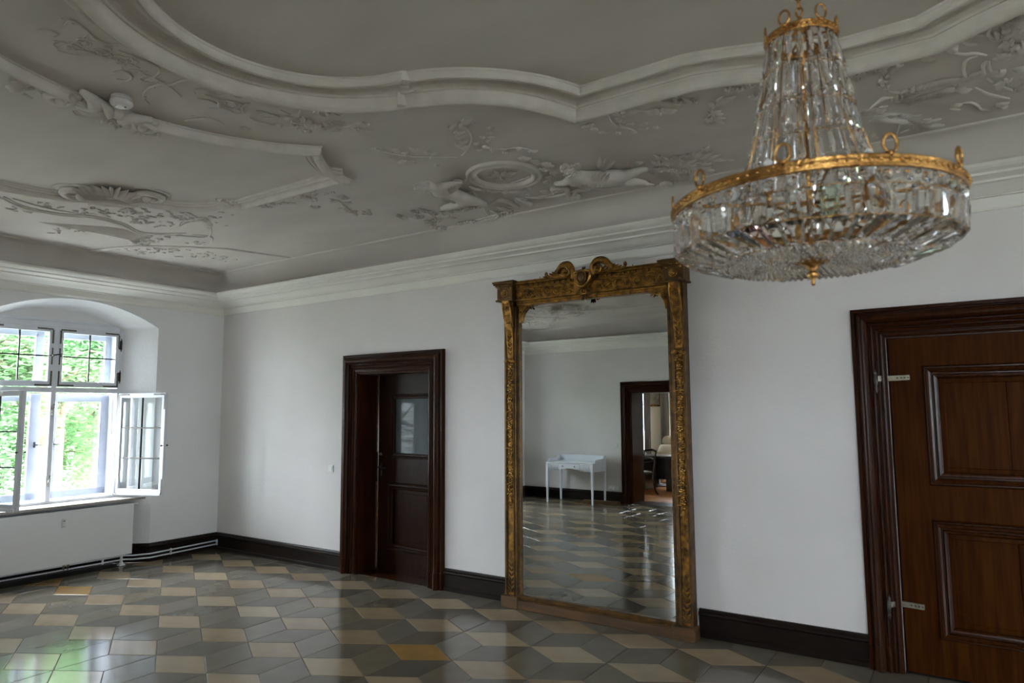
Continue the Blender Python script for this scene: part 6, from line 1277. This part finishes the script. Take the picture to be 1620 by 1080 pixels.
q = MB(); q.bbox(-.9, -.3, -.36, .36, 0, .73); q.bbox(.2, .8, -.36, .36, 0, .73); q.bbox(-.3, .2, -.30, -.28, .2, .73); obj('pedestal', q, 'darkwood', td)
for i in range(2):
    for k in range(3): q = MB(); q.bbox((-.86, .24)[i], (-.34, .76)[i], .36, .372, .06+k*.22, .26+k*.22); obj('drawer', q, 'darkwood', td)
lp = tag(empty('laptop', (1.38, -9.62, .765), (0, 0, R(-12))), 'black open laptop on the study table', 'laptop')
q = MB(); q.bbox(-.16, .16, -.11, .11, 0, .018, .004); obj('keyboard_base', q, 'black', lp)
q = MB(); q.bbox(-.16, .16, 0, .008, 0, .23, .003); o = obj('screen', q, 'black', lp, (0, .11, .018), (R(-12), 0, 0))
rc = tag(empty('recliner', (1.50, -10.52, 0), (0, 0, R(28))), 'cream leather recliner behind the study table', 'chair')
for k, (z0, z1, w_) in enumerate(((.42, .74, .54), (.70, .98, .53), (.94, 1.18, .46))):
    q = MB(); q.bbox(-w_/2, w_/2, -.09, .09, 0, z1-z0, .055); o = obj('back_cushion', q, 'cream', rc, (0, -.10-.42*(z0-.42), z0), (R(22), 0, 0)); b_ = o.modifiers.new('soften', 'SUBSURF'); b_.levels = b_.render_levels = 2
q = MB(); q.bbox(-.30, .30, -.1, .28, .28, .47, .06); obj('seat', q, 'cream', rc)
for sx in (-1, 1): q = MB(); q.bbox(sx*.36-.07, sx*.36+.07, -.15, .24, .12, .62, .05); obj('armrest', q, 'cream', rc)
q = MB(); q.lathe([(.30, 0), (.31, .02), (.25, .04), (.05, .06), (.05, .28)], 20); obj('foot', q, 'darkwood', rc)
wc = tag(empty('armchair', (1.86, -8.60, 0), (0, 0, R(35))), 'dark wooden armchair with curved legs in front of the study table', 'chair')
q = MB(); q.bbox(-.25, .25, -.24, .24, .42, .455, .01); obj('seat', q, 'darkwood', wc)
q = MB(); q.bbox(-.22, .22, -.21, .21, .455, .485, .012); obj('seat_pad', q, 'curtain', wc)
for sx in (-1, 1):
    for sy in (-1, 1):
        q = MB(); g_tube(q, [(sx*.23, sy*.21, .43), (sx*.235, sy*.22, .25), (sx*.25, sy*.26, .08), (sx*.27, sy*.31, 0)], .019, .014, 8); obj('leg', q, 'darkwood', wc)
    q = MB(); g_tube(q, [(sx*.24, .12, .45), (sx*.27, .16, .56), (sx*.28, .12, .66), (sx*.27, -.08, .68), (sx*.24, -.24, .70)], .018, .015, 8); obj('armrest', q, 'darkwood', wc)
    q = MB(); g_tube(q, [(sx*.22, -.23, .43), (sx*.23, -.26, .65), (sx*.22, -.31, .92)], .018, .015, 8); obj('back_post', q, 'darkwood', wc)
for z, d in ((.90, 0), (.72, .03)): q = MB(); g_tube(q, [(-.22, -.30+d, z), (0, -.34+d, z+.02), (.22, -.30+d, z)], .028, .018, 8); obj('back_rail', q, 'darkwood', wc)
cu = tag(empty('cup', (1.62, -9.45, .765)), 'small pale cup on the study table beside the laptop', 'cup'); q = MB(); q.lathe([(.0, .001), (.025, 0), (.035, .02), (.04, .07), (.037, .07), (.032, .02), (0, .006)], 14); obj('bowl', q, 'enamel', cu); q = MB(); q.tube([(.038, 0, .06), (.06, 0, .05), (.058, 0, .03), (.036, 0, .02)], .005, 6); obj('handle', q, 'enamel', cu)

# ------------------------------------------------------------------ outside: lawn and trees
q = MB(); q.box(-60, RX+60, -60, 60, -4.6, -4.5); tag(obj('ground', q, 'lawn'), 'pale gravel yard below the windows', kind='structure')
q = MB(); q.box(-.62, RX+.62, -11.2, .5, 3.62, 3.9); q.box(-.8, RX+.8, -11.3, .7, 3.9, 4.1); q.box(-.6, RX+.6, -11.2, 2.0, -4.5, -.12); tag(obj('building_shell', q, 'outer'), 'rendered outer walls and roof slab', kind='structure')
def tree(loc, rad, n_leaf, seed, label, name='leafy_tree'):
    r_ = random.Random(seed); t_ = tag(empty(name, loc), label, 'tree', 'garden trees')
    q = MB(); H = rad*.9
    q.tube([(0, 0, -4.5-loc[2]), (.1, 0, -2-loc[2]), (0, .1, 0)], [.34, .26, .20], 10)
    clumps = []
    for i in range(15):
        a = r_.uniform(0, 6.28); e = r_.uniform(-1.2, 1.1); L_ = rad*r_.uniform(.6, 1)
        e_ = Vector((math.cos(a)*math.cos(e), math.sin(a)*math.cos(e), math.sin(e)))*L_; m_ = e_*.5+Vector((r_.uniform(-.3, .3), r_.uniform(-.3, .3), .25))
        P = smooth_path([(0, 0, -.8+.05*i), tuple(m_), tuple(e_)], 5); q.tube(P, [.12*(1-.8*k/(len(P)-1))+.012 for k in range(len(P))], 6)
        clumps += [e_, m_, (e_+m_)/2+Vector((r_.uniform(-.5, .5), r_.uniform(-.5, .5), r_.uniform(-.3, .3)))]
        for _ in range(3):
            v = e_+Vector((r_.gauss(0, .7), r_.gauss(0, .7), r_.gauss(0, .5))); q.tube([tuple(e_*.7), tuple((e_*.7+v)/2+Vector((0, 0, .1))), tuple(v)], [.03, .02, .008], 5); clumps.append(v)
    obj('trunk', q, 'bark', t_)
    q = MB(); V_, F_ = q.v, q.f
    for i in range(n_leaf):
        c = clumps[r_.randrange(len(clumps))]; s_ = rad*.17
        p = c+Vector((r_.gauss(0, s_), r_.gauss(0, s_), r_.gauss(0, s_*.7)))
        a = r_.uniform(0, 6.28); b = r_.uniform(-.5, .5); L_ = r_.uniform(.045, .085); u = Vector((math.cos(a), math.sin(a), b)).normalized(); w_ = u.cross(Vector((r_.uniform(-.5, .5), r_.uniform(-.5, .5), 1))).normalized()*L_*.42
        k = len(V_); V_ += [tuple(p-u*L_), tuple(p+w_), tuple(p+u*L_), tuple(p-w_)]; F_.append((k, k+1, k+2, k+3))
    q.sm = [False]*len(F_); q.mi = [0]*len(F_)
    tag(obj('foliage', q, 'leaf', t_), kind='stuff'); return t_
t1 = tree((-6.6, .7, 1.9), 2.7, 36000, 5, 'broad leafy tree close outside the arched window')
t2 = tree((-10.8, 3.2, 1.7), 3.7, 56000, 6, 'leafy tree further off behind the window')
c = copy_tree(t1); c.location = (RX+11, -9.5, -.3); c['label'] = 'leafy tree beyond the far end windows'
t3 = tree((-9.0, -6.6, 1.3), 2.1, 16000, 9, 'leafy tree outside, left of the arched window, mirrored in the door pane')
